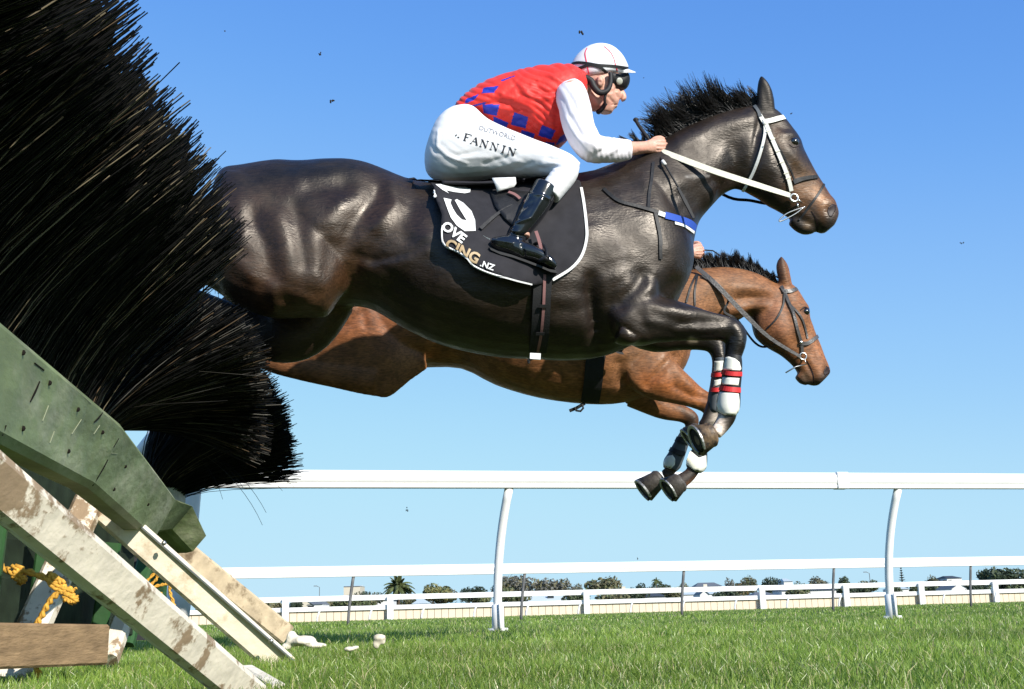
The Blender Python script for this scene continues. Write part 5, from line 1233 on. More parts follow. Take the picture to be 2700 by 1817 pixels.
# jersey: red with blue checks low on the body
jer = [(440, 770, 520, 900, .13), (480, 716, 690, 850, .155), (560, 640, 770, 905, .168), (700, 550, 905, 938, .178), (880, 484, 1085, 1003, .192), (1080, 434, 1275, 1060, .198), (1240, 416, 1400, 965, .195), (1390, 418, 1490, 800, .165), (1480, 445, 1548, 650, .10), (1525, 480, 1560, 620, .085)]
me = remesh([loft(H1, jer, Z4, 4, 32, .95)], .0042, 5)
muscles(me, H1, [(Z4, [(1010, 560), (1100, 650), (1290, 640)], 16, .008), (Z4, [(1120, 520), (1190, 600), (1300, 600)], 14, -.007), (Z4, [(1180, 700), (1230, 900)], 22, -.007), (Z4, [(1080, 700), (1150, 900)], 24, .007), (Z4, [(850, 620), (1050, 700)], 20, .006), (Z4, [(800, 660), (980, 740)], 14, -.006), (Z4, [(640, 700), (880, 740), (960, 860)], 26, .012), (Z4, [(620, 740), (700, 700), (840, 690)], 14, -.010), (Z4, [(1300, 720), (1290, 960)], 22, -.008), (Z4, [(1000, 880), (1100, 900), (1240, 960)], 18, .005), (Z4, [(930, 500), (1010, 620)], 14, -.005), (Z4, [(1250, 460), (1350, 520)], 14, .006)], 1.1, 6)
folds(me, H1, 17, 62, .0075, 1.0, 1.0); folds(me, H1, 26, 130, .006, 1.0, 2.3, (1400, 260), 120)
checks = [[(700, 562), (826, 549), (782, 606), (682, 612)], [(556, 655), (664, 614), (622, 664), (543, 697)], [(586, 712), (718, 680), (720, 694), (600, 724)], [(690, 703), (832, 698), (806, 795), (700, 772)], [(782, 798), (904, 852), (872, 926), (776, 892)], [(950, 764), (1066, 804), (1042, 898), (922, 866)], [(1012, 908), (1118, 940), (1104, 992), (996, 958)], [(1180, 868), (1288, 914), (1254, 990), (1144, 956)], [(1330, 962), (1388, 930), (1376, 996), (1284, 1040)], [(1206, 1006), (1282, 1014), (1270, 1060), (1196, 1034)], [(840, 500), (960, 462), (950, 472), (850, 512)]]
V = getV(me); Q = proj(V); n = len(me.polygons)
cen = np.array([Q[list(p.vertices)].mean(0) for p in me.polygons]); mi = np.zeros(n, np.int32)
for c in checks:
    c = Z4.L(c); lo, hi = np.array(c).min(0), np.array(c).max(0)
    for i in np.nonzero(((cen > lo) & (cen < hi)).all(1))[0]:
        if inside(cen[i, 0], cen[i, 1], c): mi[i] = 1
me.materials.append(M['red_silk']); me.materials.append(M['blue_silk']); me.polygons.foreach_set('material_index', mi)
jersey = link('jersey', me, None, person)
for sgn in (-1, 1):
    sl_ = [(1385, 545, 92, .06, .155 * sgn), (1400, 590, 122, .075, .175 * sgn), (1440, 700, 132, .078, .205 * sgn), (1470, 850, 126, .074, .23 * sgn), (1520, 975, 120, .072, .24 * sgn), (1590, 1060, 106, .07, .24 * sgn), (1700, 1074, 96, .062, .215 * sgn), (1800, 1078, 90, .054, .18 * sgn), (1870, 1074, 80, .048, .155 * sgn), (1898, 1072, 72, .044, .145 * sgn), (1908, 1071, 62, .040, .142 * sgn)]
    me = remesh([limb(H1, sl_, Z4, 4, 24)], .0055, 3)
    muscles(me, H1, [(Z4, [(1370, 820), (1460, 960), (1560, 1090)], 20, .007), (Z4, [(1420, 800), (1500, 950)], 16, -.006), (Z4, [(1600, 1130), (1700, 1060), (1760, 1000)], 14, -.006), (Z4, [(1680, 1140), (1780, 1060)], 14, .006), (Z4, [(1760, 1140), (1840, 1050)], 12, -.005), (Z4, [(1540, 1000), (1640, 1060)], 22, .006), (Z4, [(1450, 600), (1500, 760)], 20, .005), (Z4, [(1860, 1000), (1880, 1140)], 10, -.005)], 1.1, 4)
    folds(me, H1, 15, 25, .006, 1.0, .5, (1560, 380), 70); folds(me, H1, 11, 5, .006, .8, 1.5, (1640, 395), 45); folds(me, H1, 24, 35, .005, 1.0, 2.5)
    link('sleeve', me, M['sleeve'], person)
# breeches
g_ = []
for sgn in (-1, 1):
    g_.append(loft(H1, [(330, 830, 215, 1120, .09, .085 * sgn), (400, 765, 222, 1220, .12, .10 * sgn), (490, 728, 270, 1290, .135, .11 * sgn), (610, 732, 390, 1335, .14, .12 * sgn), (730, 840, 600, 1322, .135, .135 * sgn), (900, 925, 800, 1302, .125, .155 * sgn), (1100, 1003, 990, 1292, .11, .185 * sgn), (1300, 1078, 1160, 1288, .095, .22 * sgn), (1420, 1135, 1270, 1292, .085, .245 * sgn), (1492, 1195, 1370, 1320, .06, .26 * sgn)], Z4, 4, 28))
    g_.append(limb(H1, [(1410, 1195, 82, .065, .255 * sgn), (1375, 1265, 98, .07, .275 * sgn), (1300, 1355, 100, .066, .30 * sgn), (1235, 1440, 96, .06, .315 * sgn)], Z4, 4, 22))
me = remesh(g_, .006, 4)
muscles(me, H1, [(Z4, [(330, 920), (320, 1040), (400, 1120), (560, 1180)], 10, .006), (Z4, [(480, 1120), (660, 1080)], 12, -.004), (Z4, [(520, 1140), (760, 1130)], 12, .004), (Z4, [(700, 1190), (960, 1110), (1100, 1040)], 12, -.005), (Z4, [(760, 1230), (1000, 1160)], 14, .005), (Z4, [(880, 1260), (1100, 1180)], 10, -.005), (Z4, [(1150, 1220), (1300, 1215), (1450, 1222)], 10, -.008), (Z4, [(1180, 1190), (1440, 1190)], 16, .006), (Z4, [(1180, 1260), (1300, 1240)], 14, .005), (Z4, [(250, 1010), (310, 1100)], 10, -.004), (Z4, [(560, 760), (680, 820)], 20, .004), (Z4, [(1220, 1140), (1350, 1160)], 14, -.004)], 1.1, 3)
folds(me, H1, 20, 62, .004, 1.0, .7, (1280, 420), 130); folds(me, H1, 15, 75, .005, .8, 1.7, (1440, 445), 55)
breech = link('breeches', me, M['white_cloth'], person)
BVB = bvo(breech)
# printed name on the thigh, drawn stroke by stroke (thin and thick pen)
mb = MB()
def pen(p, wd): strap(mb, Z4.L(p), wd, BVB, .002, .0012, res=1)
def glyph(ch, ox, oy, ux, uy):
    T = lambda x, y: (ox + ux[0] * x + uy[0] * y, oy + ux[1] * x + uy[1] * y)
    thin, thick = .0022, .0062
    S = {'F': [((.2, 0), (.2, 1), thick), ((.05, 1), (.85, 1), thin), ((.2, .52), (.6, .52), thin), ((.05, 0), (.4, 0), thin), ((.85, 1), (.85, .78), thin)],
         'A': [((.1, 0), (.5, 1), thin), ((.5, 1), (.88, 0), thick), ((.25, .38), (.72, .38), thin), ((0, 0), (.22, 0), thin), ((.72, 0), (1, 0), thin)],
         'N': [((.15, 0), (.15, 1), thin), ((.15, 1), (.85, 0), thick), ((.85, 0), (.85, 1), thin), ((.0, 1), (.2, 1), thin), ((.7, 1), (1, 1), thin), ((.02, 0), (.3, 0), thin)],
         'I': [((.3, 0), (.3, 1), thick), ((.1, 1), (.5, 1), thin), ((.1, 0), (.5, 0), thin)], '.': [((.1, 0), (.1, .14), .007)], ',': [((.2, .1), (.1, -.12), .005)]}
    for a, b_, wd in S[ch]: pen([T(*a), T(*b_)], wd)
for ch, ox, oy in ((',', 465, 950), ('.', 486, 972), ('F', 530, 992), ('A', 588, 1018), ('N', 664, 1042), ('N', 748, 1066), ('I', 836, 1090), ('N', 890, 1106)):
    glyph(ch, ox, oy, (64, 18), (17, -56))
mb.build('printed_name', M['ink'], breech, False)
V, Fc = lettering('OUTWORLD', (655, 902), (52, 16), (14, -50), BVB, .004, 0.0, z=Z4)
link('faded_print', MB().add(V, Fc).mesh('faded_print'), M['ink_pale'], breech, False)

# riding boots
for sgn in (-1, 1):
    d = 0 if sgn < 0 else 0
    g_ = [limb(H1, [(1118, 205, 98, .064, .318 * sgn), (1085, 265, 100, .066, .322 * sgn), (1025, 370, 98, .062, .332 * sgn), (955, 480, 82, .054, .342 * sgn), (905, 560, 72, .046, .347 * sgn), (880, 610, 72, .044, .35 * sgn)], ZB, 4, 22),
          limb(H1, [(700, 622, 34, .036, .35 * sgn), (745, 640, 56, .044, .35 * sgn), (830, 650, 72, .048, .352 * sgn), (930, 690, 70, .05, .355 * sgn), (1030, 720, 58, .05, .36 * sgn), (1110, 760, 48, .044, .365 * sgn), (1165, 800, 34, .034, .37 * sgn), (1185, 822, 14, .02, .37 * sgn)], ZB, 4, 22)]
    me = remesh(g_, .005, 3)
    muscles(me, H1, [(ZB, [(960, 260), (1080, 270), (1180, 330)], 10, .005), (ZB, [(880, 480), (1000, 440), (1080, 300)], 14, .006), (ZB, [(820, 540), (960, 580)], 16, -.008), (ZB, [(800, 520), (900, 550)], 12, .006), (ZB, [(700, 600), (860, 630)], 8, .004), (ZB, [(900, 380), (1000, 330)], 20, -.006), (ZB, [(930, 650), (950, 740)], 10, -.006), (ZB, [(860, 560), (1030, 600)], 8, -.006)])
    bt = link('riding_boot', me, M['boot'], person)
    V, Fc = rings(np.array([[H1(*ZB(x + q, y + r), sgn * wz) for q, r, wz in ((-6, -8, .315), (-6, -8, .385), (6, 14, .385), (6, 14, .315))] for x, y in ((690, 668), (760, 700), (860, 726), (960, 762), (1060, 800), (1140, 834), (1190, 842))]))
    link('boot_sole', MB().add(V, Fc).mesh('boot_sole'), M['rubber'], bt, False)
    if sgn < 0:
        mb = MB(); mb.tube([H1(*ZB(690, 606), -.35), H1(*ZB(650, 588), -.35), H1(*ZB(640, 580), -.35)], .006, 6); mb.build('spur', M['bit'], bt)

# helmet, goggles, harness
hel = [(1660, 216, 1645, 216, .012), (1770, 252, 1530, 248, .062), (1840, 315, 1455, 310, .086), (1878, 385, 1416, 378, .095), (1884, 412, 1412, 418, .097), (1866, 446, 1426, 468, .097), (1820, 474, 1462, 508, .093), (1760, 488, 1510, 524, .084)]
helmet = part('helmet', [loft(H1, hel, Z4, 5, 40, 1.0)], M['helmet'], person)
BVH_ = bvo(helmet)
br_ = []
for t in np.linspace(0, 1, 9):
    a = math.pi * (t - .5); row = []
    for f in np.linspace(0, 1, 5):
        x = 1800 + (1880 - 1800) * math.cos(a) ** .7 + f * 66 * max(0.0, math.cos(a)) ** .6; y = 408 + f * 26 * max(.1, math.cos(a)) + (1 - math.cos(a)) * 22 ; row.append(H1(*Z4(x, y), math.sin(a) * (.093 - .012 * f)))
    br_.append(row)
V = [p for r_ in br_ for p in r_]; Fc = [(i * 5 + j, i * 5 + j + 1, i * 5 + 6 + j, i * 5 + 5 + j) for i in range(8) for j in range(4)]
V2 = [p - np.array([0, 0, .006]) for p in V]; k = len(V)
edge = [i * 5 + 4 for i in range(9)]
part('brim', [(V + V2, Fc + [tuple(i + k for i in reversed(f)) for f in Fc] + [(edge[i], edge[i + 1], edge[i + 1] + k, edge[i] + k) for i in range(8)])], M['helmet'], helmet)
mb = MB(); strap(mb, Z4.L([(1548, 238), (1530, 280), (1540, 340), (1552, 400), (1562, 450)]), .0045, BVH_, .001, .0015); mb.build('stripe', M['red_stripe'], helmet)
mb = MB(); strap(mb, Z4.L([(1685, 226), (1735, 268), (1768, 330), (1782, 390), (1795, 425)]), .0045, BVH_, .001, .0015); mb.build('stripe', M['red_stripe'], helmet)
mb = MB(); strap(mb, Z4.L([(1414, 372), (1470, 358), (1560, 366), (1640, 380), (1760, 386), (1882, 404)]), .012, BVH_, .002, .003); strap(mb, Z4.L([(1420, 425), (1500, 398), (1570, 378), (1640, 392), (1690, 425), (1725, 466)]), .013, BVH_, .003, .003); mb.build('goggle_strap', M['rubber'], helmet)
V, Fc = lettering('www', (1590, 436), (44, -2), (4, -34), BVH_, .002, 0, z=Z4)
gg = [limb(H1, [(1745, 455, 22, .015, -.062), (1775, 490, 52, .026, -.050), (1822, 515, 66, .040, -.020), (1850, 500, 56, .058, 0), (1862, 480, 30, .058, 0)], Z4, 4, 20), limb(H1, [(1822, 515, 60, .036, .025), (1775, 490, 40, .026, .05)], Z4, 4, 18), limb(H1, [(1800, 565, 12, .02, -.02), (1822, 575, 14, .03, 0)], Z4, 3, 12)]
gog = link('goggles', remesh(gg, .004, 3), M['rubber'], person); BVG = bvo(gog)
V, Fc = fill([(1812 + 26 * math.cos(a), 510 + 30 * math.sin(a)) for a in np.arange(20) * math.pi / 10], BVG, .003, Z4, step=4); part('lens', [(V, Fc)], M['lens'], gog)
mb = MB()
c = catmull([Z4(*p) + (w_,) for p, w_ in (((1530, 480), -.085), ((1580, 510), -.088), ((1605, 560), -.088), ((1650, 602), -.086), ((1705, 592), -.086), ((1735, 540), -.086), ((1740, 470), -.088), ((1735, 440), -.09))], 6)
mb.tube([H1(*p) for p in c], np.interp(np.linspace(0, 1, len(c)), [0, .3, .6, 1], [.015, .015, .012, .009]), 10)
c = catmull([Z4(*p) + (w_,) for p, w_ in (((1700, 600), -.08), ((1692, 660), -.072), ((1690, 720), -.05), ((1650, 768), -.02), ((1640, 770), .0))], 5); mb.tube([H1(*p) for p in c], [.006] * len(c), 8)
c = catmull([Z4(*p) + (w_,) for p, w_ in (((1630, 765), -.02), ((1660, 745), -.035), ((1700, 690), -.055))], 5); mb.tube([H1(*p) for p in c], [.010] * len(c), 8)
mb.build('chin_harness', M['rubber'], person, True)

# ---- second jockey, nearly all hidden behind the leading horse ----------------------------
tr = H2(1838, 664, -.12) - H1(*Z4(2130, 1040), -.10)
p2 = person.copy(); COL.objects.link(p2); p2.location = person.location + Vector(tr)
tag(p2, 'second jockey almost hidden behind the leading horse, one hand on dark reins', 'person', 'jockeys')
def copytree(src, dst):
    for ch in [o for o in SC.objects if o.parent == src]:
        if ch.name.split('.')[0] in ('printed_name', 'faded_print', 'spur', 'stripe'): continue
        c = ch.copy(); COL.objects.link(c); c.parent = dst; copytree(ch, c)
copytree(person, p2)

# ---- saddle cloth ------------------------------------------------------------------------
outl = [(62, 158), (170, 150), (300, 160), (600, 168), (900, 150), (1150, 120), (1330, 130), (1372, 180), (1400, 330), (1420, 500), (1424, 590), (1400, 690), (1360, 770), (1290, 840), (1150, 920), (1010, 948), (900, 925), (800, 896), (690, 862), (600, 825), (545, 790), (500, 735), (430, 692), (360, 668), (330, 630), (322, 540), (330, 440), (295, 350), (272, 300), (268, 240), (220, 196), (150, 182)]
def flare(px, py):
    zx, zy = (px - 1050) * 2.852, (py - 420) * 2.852
    d = segdist(np.array([[zx, zy]]), [(268, 240), (325, 560), (430, 692), (600, 825), (900, 925)])[0]
    return .050 * math.exp(-(d / 170) ** 2) + .004 * math.sin(zx * .02) * math.sin(zy * .017)
V, Fc = patch(outl, BV1, .016, 9, .006, H1, -.24, ZB, flare)
sc_ = link('saddle_cloth', MB().add(V, Fc).mesh('saddle_cloth'), M['cloth_black'])
tag(sc_, 'black saddle cloth with white piping and lettering under the jockey', 'saddle cloth')
BVS = bvo(sc_)
def piping(path, wd, ends=None):
    mb = MB(); strap(mb, ZB.L(path), wd, BVS, .004, .006); mb.build('piping', M['white_trim'], sc_)
piping([(1376, 215), (1396, 330), (1415, 500), (1418, 590), (1395, 690), (1354, 766), (1284, 834), (1160, 908)], .011)
piping([(1005, 942), (900, 918), (800, 890), (690, 856), (604, 820), (550, 786), (506, 732), (434, 686), (364, 660), (336, 628), (328, 545), (334, 500)], .006)
piping([(66, 162), (130, 176), (215, 186), (258, 220), (278, 270), (276, 318)], [.016, .005, .005, .008, .013, .010])
mb = MB()
for poly in ([(340, 292), (400, 305), (392, 330), (412, 375), (440, 420), (478, 455), (515, 462), (470, 390), (425, 310), (440, 302), (490, 330), (550, 390), (578, 460), (582, 540), (500, 542), (440, 500), (395, 440), (368, 370)], [(280, 190), (360, 188), (430, 208), (500, 206), (545, 225), (540, 250), (500, 258), (420, 248), (360, 235), (380, 258), (330, 230)]):
    mb.add(*fill(poly, BVS, .005, ZB))
mb.build('emblem', M['white_trim'], sc_)
for txt, org, ux, uy, mm, bold in (('OVE', (318, 512), (83, 62), (62, -76), 'white_trim', .035), ('CING', (345, 662), (100, 51), (46, -100), 'gold', .035), ('.NZ', (612, 800), (62, 22), (20, -58), 'white_trim', .03)):
    V, Fc = lettering(txt, org, ux, uy, BVS, .008, bold, z=ZB); link('lettering', MB().add(V, Fc).mesh('lettering'), M[mm], sc_, False)

# saddle under the rider
sd = [loft(H1, [(560, 150, 560, 250, .10), (640, 120, 650, 260, .17), (760, 140, 780, 260, .20), (920, 140, 940, 270, .20), (1080, 110, 1090, 240, .17), (1180, 80, 1190, 180, .11)], ZB, 4, 24)]
sad = link('saddle', remesh(sd, .008, 4), M['black_leather']); tag(sad, 'small black racing saddle between jockey and black cloth', 'saddle')
V, Fc = patch([(690, 250), (830, 235), (990, 250), (1000, 360), (960, 480), (880, 520), (800, 450), (730, 360)], BVS, .014, 10, .006, H1, -.3, ZB); link('flap', MB().add(V, Fc).mesh('flap'), M['black_leather'], sad)
V, Fc = patch([(706, 140), (882, 134), (888, 180), (872, 205), (745, 240), (732, 190)], None, 0, 10, .012, H1, -.27, ZB); link('panel', MB().add(V, Fc).mesh('panel'), M['white_trim'], sad)
mb = MB(); strap(mb, ZB.L([(620, 525), (690, 460), (780, 390), (860, 350)]), [.016, .012, .010], BVS, .010, .005); mb.build('strap', M['black_leather'], sad)
mb = MB(); strap(mb, ZB.L([(830, 260), (880, 280), (915, 310)]), .012, BVS, .03, .004); mb.build('strap', M['pink_stripe'], sad)
st = MB(); strap(st, [ZB(1035, 540) + (-.37,), ZB(1062, 620) + (-.385,), ZB(1080, 700) + (-.39,)], .013, None, 0, .004, H1); sl_ = st.build('stirrup_leather', M['pink_stripe'], sad)
st = MB(); c = catmull([ZB(*p) + (w_,) for p, w_ in (((985, 745), -.30), ((1015, 650), -.33), ((1065, 632), -.365), ((1110, 670), -.40), ((1120, 740), -.43))], 6); st.tube([H1(*p) for p in c], .007, 8)
st.tube([H1(*ZB(985, 745), -.30), H1(*ZB(1050, 765), -.365), H1(*ZB(1120, 745), -.43)], .012, 8); st.build('stirrup', M['black_leather'], sad, True)

# ---- girth -----------------------------------------------------------------------------------
gp = [(1088, 860), (1080, 1000), (1074, 1120), (1066, 1300), (1048, 1440)]
gr_ = MB(); strap(gr_, ZB.L(gp), .072, BV1, .022, .010)
girth = gr_.build('girth', M['girth']); tag(girth, 'black girth with faded pink stripe round the leading horse', 'girth')
mb = MB(); strap(mb, ZB.L([(1098, 870), (1094, 1000), (1090, 1120), (1075, 1300), (1048, 1440)]), .011, BV1, .032, .004); mb.build('stripe', M['pink_stripe'], girth)
for y, x in ((1100, 1090), (1300, 1066)):
    mb = MB(); strap(mb, ZB.L([(x - 32, y), (x, y), (x + 32, y)]), .012, BV1, .037, .005, res=2); mb.build('keeper', M['black_leather'], girth)
V, Fc = patch([(992, 1456), (1072, 1460), (1070, 1506), (990, 1500)], None, 0, 6, .012, H1, -.21, ZB); link('buckle', MB().add(V, Fc).mesh('buckle'), M['white_trim'], girth, False)
mb = MB(); mb.tube([H1(*ZB(1000, 1500), -.2), H1(*ZB(978, 1515), -.2), H1(*ZB(985, 1535), -.2)], .007, 6); mb.build('strap_end', M['black_leather'], girth)
gr2 = MB(); strap(gr2, ZC.L([(225, 1040), (212, 1120), (202, 1230), (188, 1340), (172, 1425)]), .10, BV2, .012, .010)
girth2 = gr2.build('girth', M['girth']); tag(girth2, 'plain black girth round the bay horse behind', 'girth')
mb = MB(); mb.tube([H2(*ZC(*q), -.08) for q in ((130, 1440), (60, 1480), (5, 1502))], .009, 6); mb.tube([H2(*ZC(*q), -.1) for q in ((50, 1470), (60, 1500), (95, 1505), (118, 1480), (110, 1450))], .006, 6); mb.build('strap_end', M['black_leather'], girth2)

# ---- bridle of the leading horse ----------------------------------------------------------------
ringc = H1(*Z5(1548, 1166), -.075)
bridle = empty('bridle', ringc); tag(bridle, 'white leather bridle with black noseband on the leading horse', 'bridle')
def tack(name, m, path, wd, z, bv, off=.006, th=.004, parent=None, pl=None, w=0.0):
    mb = MB(); strap(mb, z.L(path), wd, bv, off, th, pl, w); return mb.build(name, M[m], parent)
tack('cheek_strap', 'white_strap', [(1318, 560), (1360, 670), (1430, 830), (1490, 980), (1524, 1110)], .017, Z5, BV1, .010, .005, bridle)
mb = MB()
for x, y in ((1338, 615), (1372, 680), (1412, 780), (1445, 870), (1480, 960), (1496, 1000)): strap(mb, Z5.L([(x - 18, y + 8), (x + 18, y - 6)]), .005, BV1, .014, .003, res=1)
mb.build('keeper', M['cream_rein'], bridle)
tack('throat_lash', 'white_strap', [(1306, 560), (1308, 640), (1270, 800), (1215, 950), (1150, 1070), (1125, 1108)], .012, Z5, BV1, .008, .004, bridle)
tack('browband', 'white_strap', [(1290, 540), (1350, 532), (1410, 515), (1462, 503)], .022, Z5, BV1, .012, .006, bridle)
tack('crown_strap', 'white_strap', [(1260, 480), (1285, 520), (1312, 560)], .018, Z5, BV1, .011, .005, bridle)
tack('crown_strap', 'grey_shell', [(1205, 385), (1240, 440), (1268, 500)], .015, Z5, BV1, .012, .005, bridle)
mb = MB(); h, nn, d = hit(BV1, *Z5(1308, 545)); mb.ell(h - d * .014, .012, .006, .012, 10); mb.build('rosette', M['white_strap'], bridle, True)
tack('noseband', 'black_leather', [(1540, 1038), (1580, 1020), (1660, 1000), (1768, 992)], [.018, .020, .017, .015], Z5, BV1, .009, .008, bridle)
tack('flash_strap', 'black_leather', [(1795, 1055), (1745, 1140), (1680, 1230), (1620, 1310), (1588, 1350)], .010, Z5, BV1, .006, .004, bridle)
tack('noseband_strap', 'black_leather', [(1330, 600), (1390, 700), (1450, 800), (1520, 940), (1555, 1030)], .007, Z5, BV1, .003, .003, bridle)
def bitring(pl, c, r, w, parent, t=.0045):
    mb = MB(); p = [pl(*c, w) + r * (math.cos(a) * np.array([1, .1, 0]) + math.sin(a) * np.array([0, 0, 1.0])) for a in np.linspace(0, 2 * math.pi, 25)]; mb.tube(p, t, 8, cap=False); return mb.build('bit_ring', M['bit'], parent, True)
bitring(H1, Z5(1548, 1166), .0165, -.085, bridle, .005)
mb = MB(); mb.tube([H1(*Z5(1585, 1185), -.08), H1(*Z5(1612, 1205), -.06)], .004, 6); mb.tube([H1(*Z5(x, y), -.085) for x, y in ((1575, 1210), (1580, 1245))], .004, 6)
mb.tube([H1(*p, -.085) for p in catmull(Z5.L([(1640, 1240), (1560, 1265), (1480, 1300), (1425, 1350), (1440, 1358), (1500, 1330), (1570, 1290), (1625, 1245)]), 4)], .0028, 6); mb.build('bit_bar', M['bit'], bridle, True)
mb = MB(); strap(mb, [Z5(440, 772) + (-.095,), Z5(520, 806) + (-.12,), Z5(860, 935) + (-.155,), Z5(1180, 1040) + (-.15,), Z5(1515, 1146) + (-.088,)], [.022, .024, .027, .026, .025, .021], None, 0, .005, H1, res=8); mb.build('rein', M['cream_rein'], bridle)
mb = MB(); strap(mb, [Z5(500, 815) + (.09,), Z5(960, 1142) + (.13,), Z5(1180, 1185) + (.11,), Z5(1350, 1215) + (.085,), Z5(1500, 1180) + (.085,)], .013, None, 0, .004, H1, res=6); mb.build('rein', M['black_leather'], bridle)

# breastplate and neck strap
bp = tack('breastplate', 'black_leather', [(-30, 1090), (90, 1190), (250, 1235), (420, 1285)], .014, Z5, BV1, .008, .005)
tag(bp, 'black breastplate strap with blue section across the leading horse shoulder', 'breastplate')
tack('blue_section', 'blue_strap', [(480, 1312), (600, 1345), (690, 1380), (728, 1420)], .030, Z5, BV1, .009, .006, bp)
tack('lining', 'white_trim', [(560, 1375), (640, 1400), (718, 1452)], .012, Z5, BV1, .006, .005, bp)
tack('end_tab', 'white_trim', [(425, 1292), (478, 1312)], .020, Z5, BV1, .010, .006, bp)
tack('neck_strap', 'black_leather', [(385, 870), (372, 1000), (352, 1130), (345, 1265)], .012, Z5, BV1, .007, .004, bp)
tack('chest_strap', 'black_leather', [(400, 1285), (420, 1380), (440, 1480), (448, 1560)], .014, Z5, BV1, .007, .004, bp)
tack('chest_strap', 'black_leather', [(738, -10), (748, 100), (752, 258)], .013, ZC, BV1, .007, .004, bp)
# whip in the hand
mb = MB(); pts = catmull([Z5(*p) + (w_,) for p, w_ in (((240, 522), -.03), ((262, 565), -.04), ((345, 680), -.065), ((425, 800), -.085), ((455, 850), -.14), ((490, 905), -.165), ((590, 1080), -.19))], 6)
mb.tube([H1(*p) for p in pts], np.interp(np.linspace(0, 1, len(pts)), [0, .06, .1, .3, .34, 1], [.009, .010, .0075, .009, .005, .004]), 8)
whip = mb.build('whip', M['rubber'], None, True); tag(whip, 'black riding whip held in the jockey hand along the neck', 'whip')
mb = MB(); mb.ell(H1(*Z5(240, 520), -.03), .013, .011, .010, 10); mb.build('knob', M['rubber'], whip, True)
mb = MB(); mb.tube([H1(*Z5(458, 858), -.158), H1(*Z5(484, 893), -.163)], .0075, 8); mb.build('collar', M['white_trim'], whip, True)
mb = MB(); strap(mb, [Z5(585, 1080) + (-.19,), Z5(650, 1200) + (-.20,), Z5(718, 1335) + (-.20,)], [.009, .014, .009], None, 0, .012, H1); mb.build('flap', M['rubber'], whip)

# ---- bridle and reins of the bay ------------------------------------------------------------------
br2 = empty('bridle', H2(*ZC(1920, 1060), -.07)); tag(br2, 'dark worn leather bridle and reins on the bay horse', 'bridle')
M['grey_leather'] = mat('worn_dark_leather', (0.07, 0.065, 0.062), 0.4, 0.5, var=.3, vscale=30, bump=.2, bscale=80)
tack('cheek_strap', 'grey_leather', [(1765, 520), (1800, 610), (1840, 700), (1870, 830), (1905, 950), (1912, 1030)], .016, ZC, BV2, .008, .005, br2)
tack('noseband_strap', 'grey_leather', [(1800, 620), (1870, 690), (1920, 770), (1955, 910)], .010, ZC, BV2, .007, .004, br2)
tack('browband', 'grey_leather', [(1755, 520), (1815, 522), (1872, 500)], .022, ZC, BV2, .010, .006, br2)
tack('crown_strap', 'grey_leather', [(1740, 480), (1765, 530)], .018, ZC, BV2, .012, .005, br2)
tack('throat_lash', 'black_leather', [(1765, 540), (1755, 640), (1700, 750), (1620, 830)], .010, ZC, BV2, .008, .004, br2)
tack('noseband', 'grey_leather', [(1890, 945), (1950, 950), (2000, 920), (2038, 890)], .020, ZC, BV2, .010, .008, br2)
mb = MB(); h, nn, d = hit(BV2, *ZC(1903, 940)); mb.ell(h - d * .014, .010, .006, .010, 10); mb.build('buckle', M['bit'], br2, True)
bitring(H2, ZC(1918, 1055), .019, -.078, br2, .0045)
mb = MB(); mb.tube([H2(*ZC(1935, 1085), -.08), H2(*ZC(1945, 1120), -.07), H2(*ZC(1860, 1140), -.08), H2(*ZC(1775, 1190), -.08)], .004, 6); mb.build('bit_bar', M['bit'], br2, True)
mb = MB(); strap(mb, [ZC(1040, 320) + (-.125,), ZC(1200, 460) + (-.16,), ZC(1420, 690) + (-.15,), ZC(1640, 900) + (-.12,), ZC(1900, 1060) + (-.085,)], [.022, .028, .026, .02, .016], None, 0, .005, H2, res=8); mb.build('rein', M['grey_leather'], br2)
mb = MB(); strap(mb, [ZC(1090, 390) + (-.15,), ZC(1240, 500) + (-.15,), ZC(1310, 590) + (-.145,), ZC(1270, 690) + (-.14,), ZC(1380, 755) + (-.12,), ZC(1500, 920) + (.05,), ZC(1590, 980) + (.02,), ZC(1700, 950) + (-.07,)], .012, None, 0, .004, H2); mb.build('martingale', M['black_leather'], br2)
for p in ([(1050, 380), (1000, 480), (962, 615)], [(1058, 380), (1030, 520), (1032, 640)]): tack('rein_end', 'black_leather', p, .010, ZC, BV2, .008, .003, br2)
mb = MB(); mb.tube([H2(*ZC(x, y), .03) for x, y in ((1000, 188), (1080, 182), (1180, 190), (1240, 230), (1250, 290))], .004, 6); mb.build('neck_strap', M['black_leather'], br2)

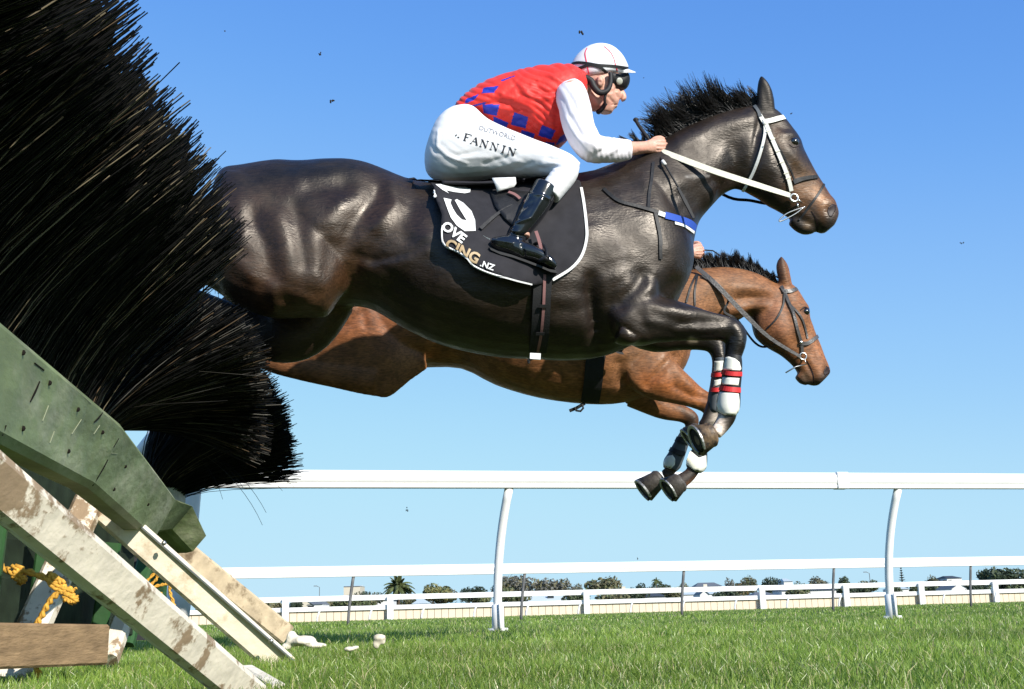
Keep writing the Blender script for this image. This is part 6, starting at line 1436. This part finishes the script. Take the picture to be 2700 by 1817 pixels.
# ---- leg boots -------------------------------------------------------------------------------------
def legboot(pl, back, shell, bands, label, z, w, mats=('rubber', 'shell', 'red_band'), extra=None):
    bb = limb(pl, [(x, y, r, l, w) for x, y, r, l in back], z, 4, 20); bk = MB().add(*bb)
    o = bk.build('leg_boot', M[mats[0]], None, True); tag(o, label, 'leg boot', 'boots on the forelegs')
    bv_ = bvo(o)
    for poly in shell:
        V, Fc = fill(poly, bv_, .004, z, step=4); V, Fc = patch(poly, bv_, .006, 4, .004, None, 0, z); link('shell', MB().add(V, Fc).mesh('shell'), M[mats[1]], o)
    for path, wd in bands:
        mb = MB(); strap(mb, z.L(path), wd, bv_, .011, .004); mb.build('band', M[mats[2]], o)
    return o
legboot(H1, [(1045, 285, 66, .046), (1040, 340, 76, .048), (1034, 430, 80, .048), (1022, 540, 82, .048), (1008, 640, 94, .052), (1002, 720, 92, .052), (1000, 775, 62, .046)],
    [[(985, 290), (1010, 284), (1060, 300), (1095, 330), (1110, 385), (1100, 398), (960, 394), (972, 340)], [(948, 452), (1095, 462), (1086, 522), (940, 512)], [(922, 574), (1088, 590), (1096, 650), (1094, 720), (1074, 768), (1036, 780), (990, 770), (930, 742), (904, 716), (902, 660), (912, 600)]],
    [([(956, 410), (1030, 426), (1122, 428)], .018), ([(928, 540), (1020, 556), (1110, 562)], .020)], 'cream boot with red bands on the near foreleg of the leading horse', ZD, -.16)
legboot(H1, [(925, 305, 44, .044), (922, 400, 50, .046), (908, 520, 52, .046), (890, 620, 52, .048), (878, 720, 46, .046), (872, 745, 36, .04)],
    [[(892, 322), (966, 318), (962, 396), (888, 410)], [(890, 480), (945, 470), (940, 512), (884, 536)]],
    [([(870, 436), (910, 436), (960, 430)], .018), ([(866, 560), (900, 560), (940, 556)], .018)], 'half hidden boot with red bands on the far foreleg of the leading horse', ZD, .12, ('grey_shell', 'shell', 'red_band'))
legboot(H2, [(672, 885, 42, .04), (640, 950, 52, .042), (606, 1030, 62, .044), (570, 1110, 70, .048), (540, 1170, 76, .05), (520, 1215, 56, .046)],
    [[(640, 892), (690, 905), (688, 950), (610, 945)], [(545, 1098), (566, 1130), (562, 1180), (520, 1218), (480, 1190), (470, 1150), (500, 1105)]],
    [([(575, 965), (630, 980), (690, 990)], .030), ([(525, 1050), (590, 1075), (660, 1090)], .026)], 'black banded boot on the trailing foreleg of the bay horse', ZD, .12, ('grey_shell', 'shell', 'rubber'))
legboot(H2, [(800, 960, 48, .042), (775, 1040, 58, .044), (752, 1120, 80, .048), (738, 1190, 84, .05), (728, 1232, 56, .045)],
    [[(690, 1060), (760, 1120), (820, 1100), (824, 1190), (800, 1230), (770, 1242), (720, 1220), (658, 1172), (664, 1110)]], [], 'cream boot on the bay foreleg behind the raised hoof', ZD, -.16)

# ---- clods of turf thrown into the air ----------------------------------------------------------------
M['turf'] = mat('turf_clod', (0.03, 0.024, 0.016), 0.95, 0.1, var=.4, vscale=80)
for px, py, s, Y, lab in ((1535, 85, 11, 7.5, 'crescent shaped dark clod in the sky above the jockey helmet'), (843, 142, 7, 8, 'dark clod in the sky upper left of the jockey back'), (876, 268, 9, 8, 'ragged dark clod in the sky left of the jockey back'), (593, 82, 5, 8, 'tiny dark clod in the sky right of the brush top'), (2537, 641, 6, 5.0, 'tiny dark clod in the sky far right of the bay head'), (2086, 300, 4, 4.8, 'tiny clod just in front of the leading horse browband'), (1697, 206, 3, 4.6, 'speck of turf right of the jockey helmet'), (1680, 1473, 4, 5.5, 'speck of turf above the second rail'), (1075, 1342, 6, 5.5, 'faint speck of turf below the near rail')):
    mb = MB(); c = P(px, py, Y); r = .62 * s / F * Y
    for k in range(4): mb.ell(c + RNG.normal(size=3) * r * .5, r * .45, r * .45, r * RNG.uniform(.4, .8), 8, jit=.3)
    me = remesh([(mb.V, mb.F)], r * .16, 0); o = link('turf_clod', me, M['turf']); tag(o, lab, 'clod', 'clods flying in the air')
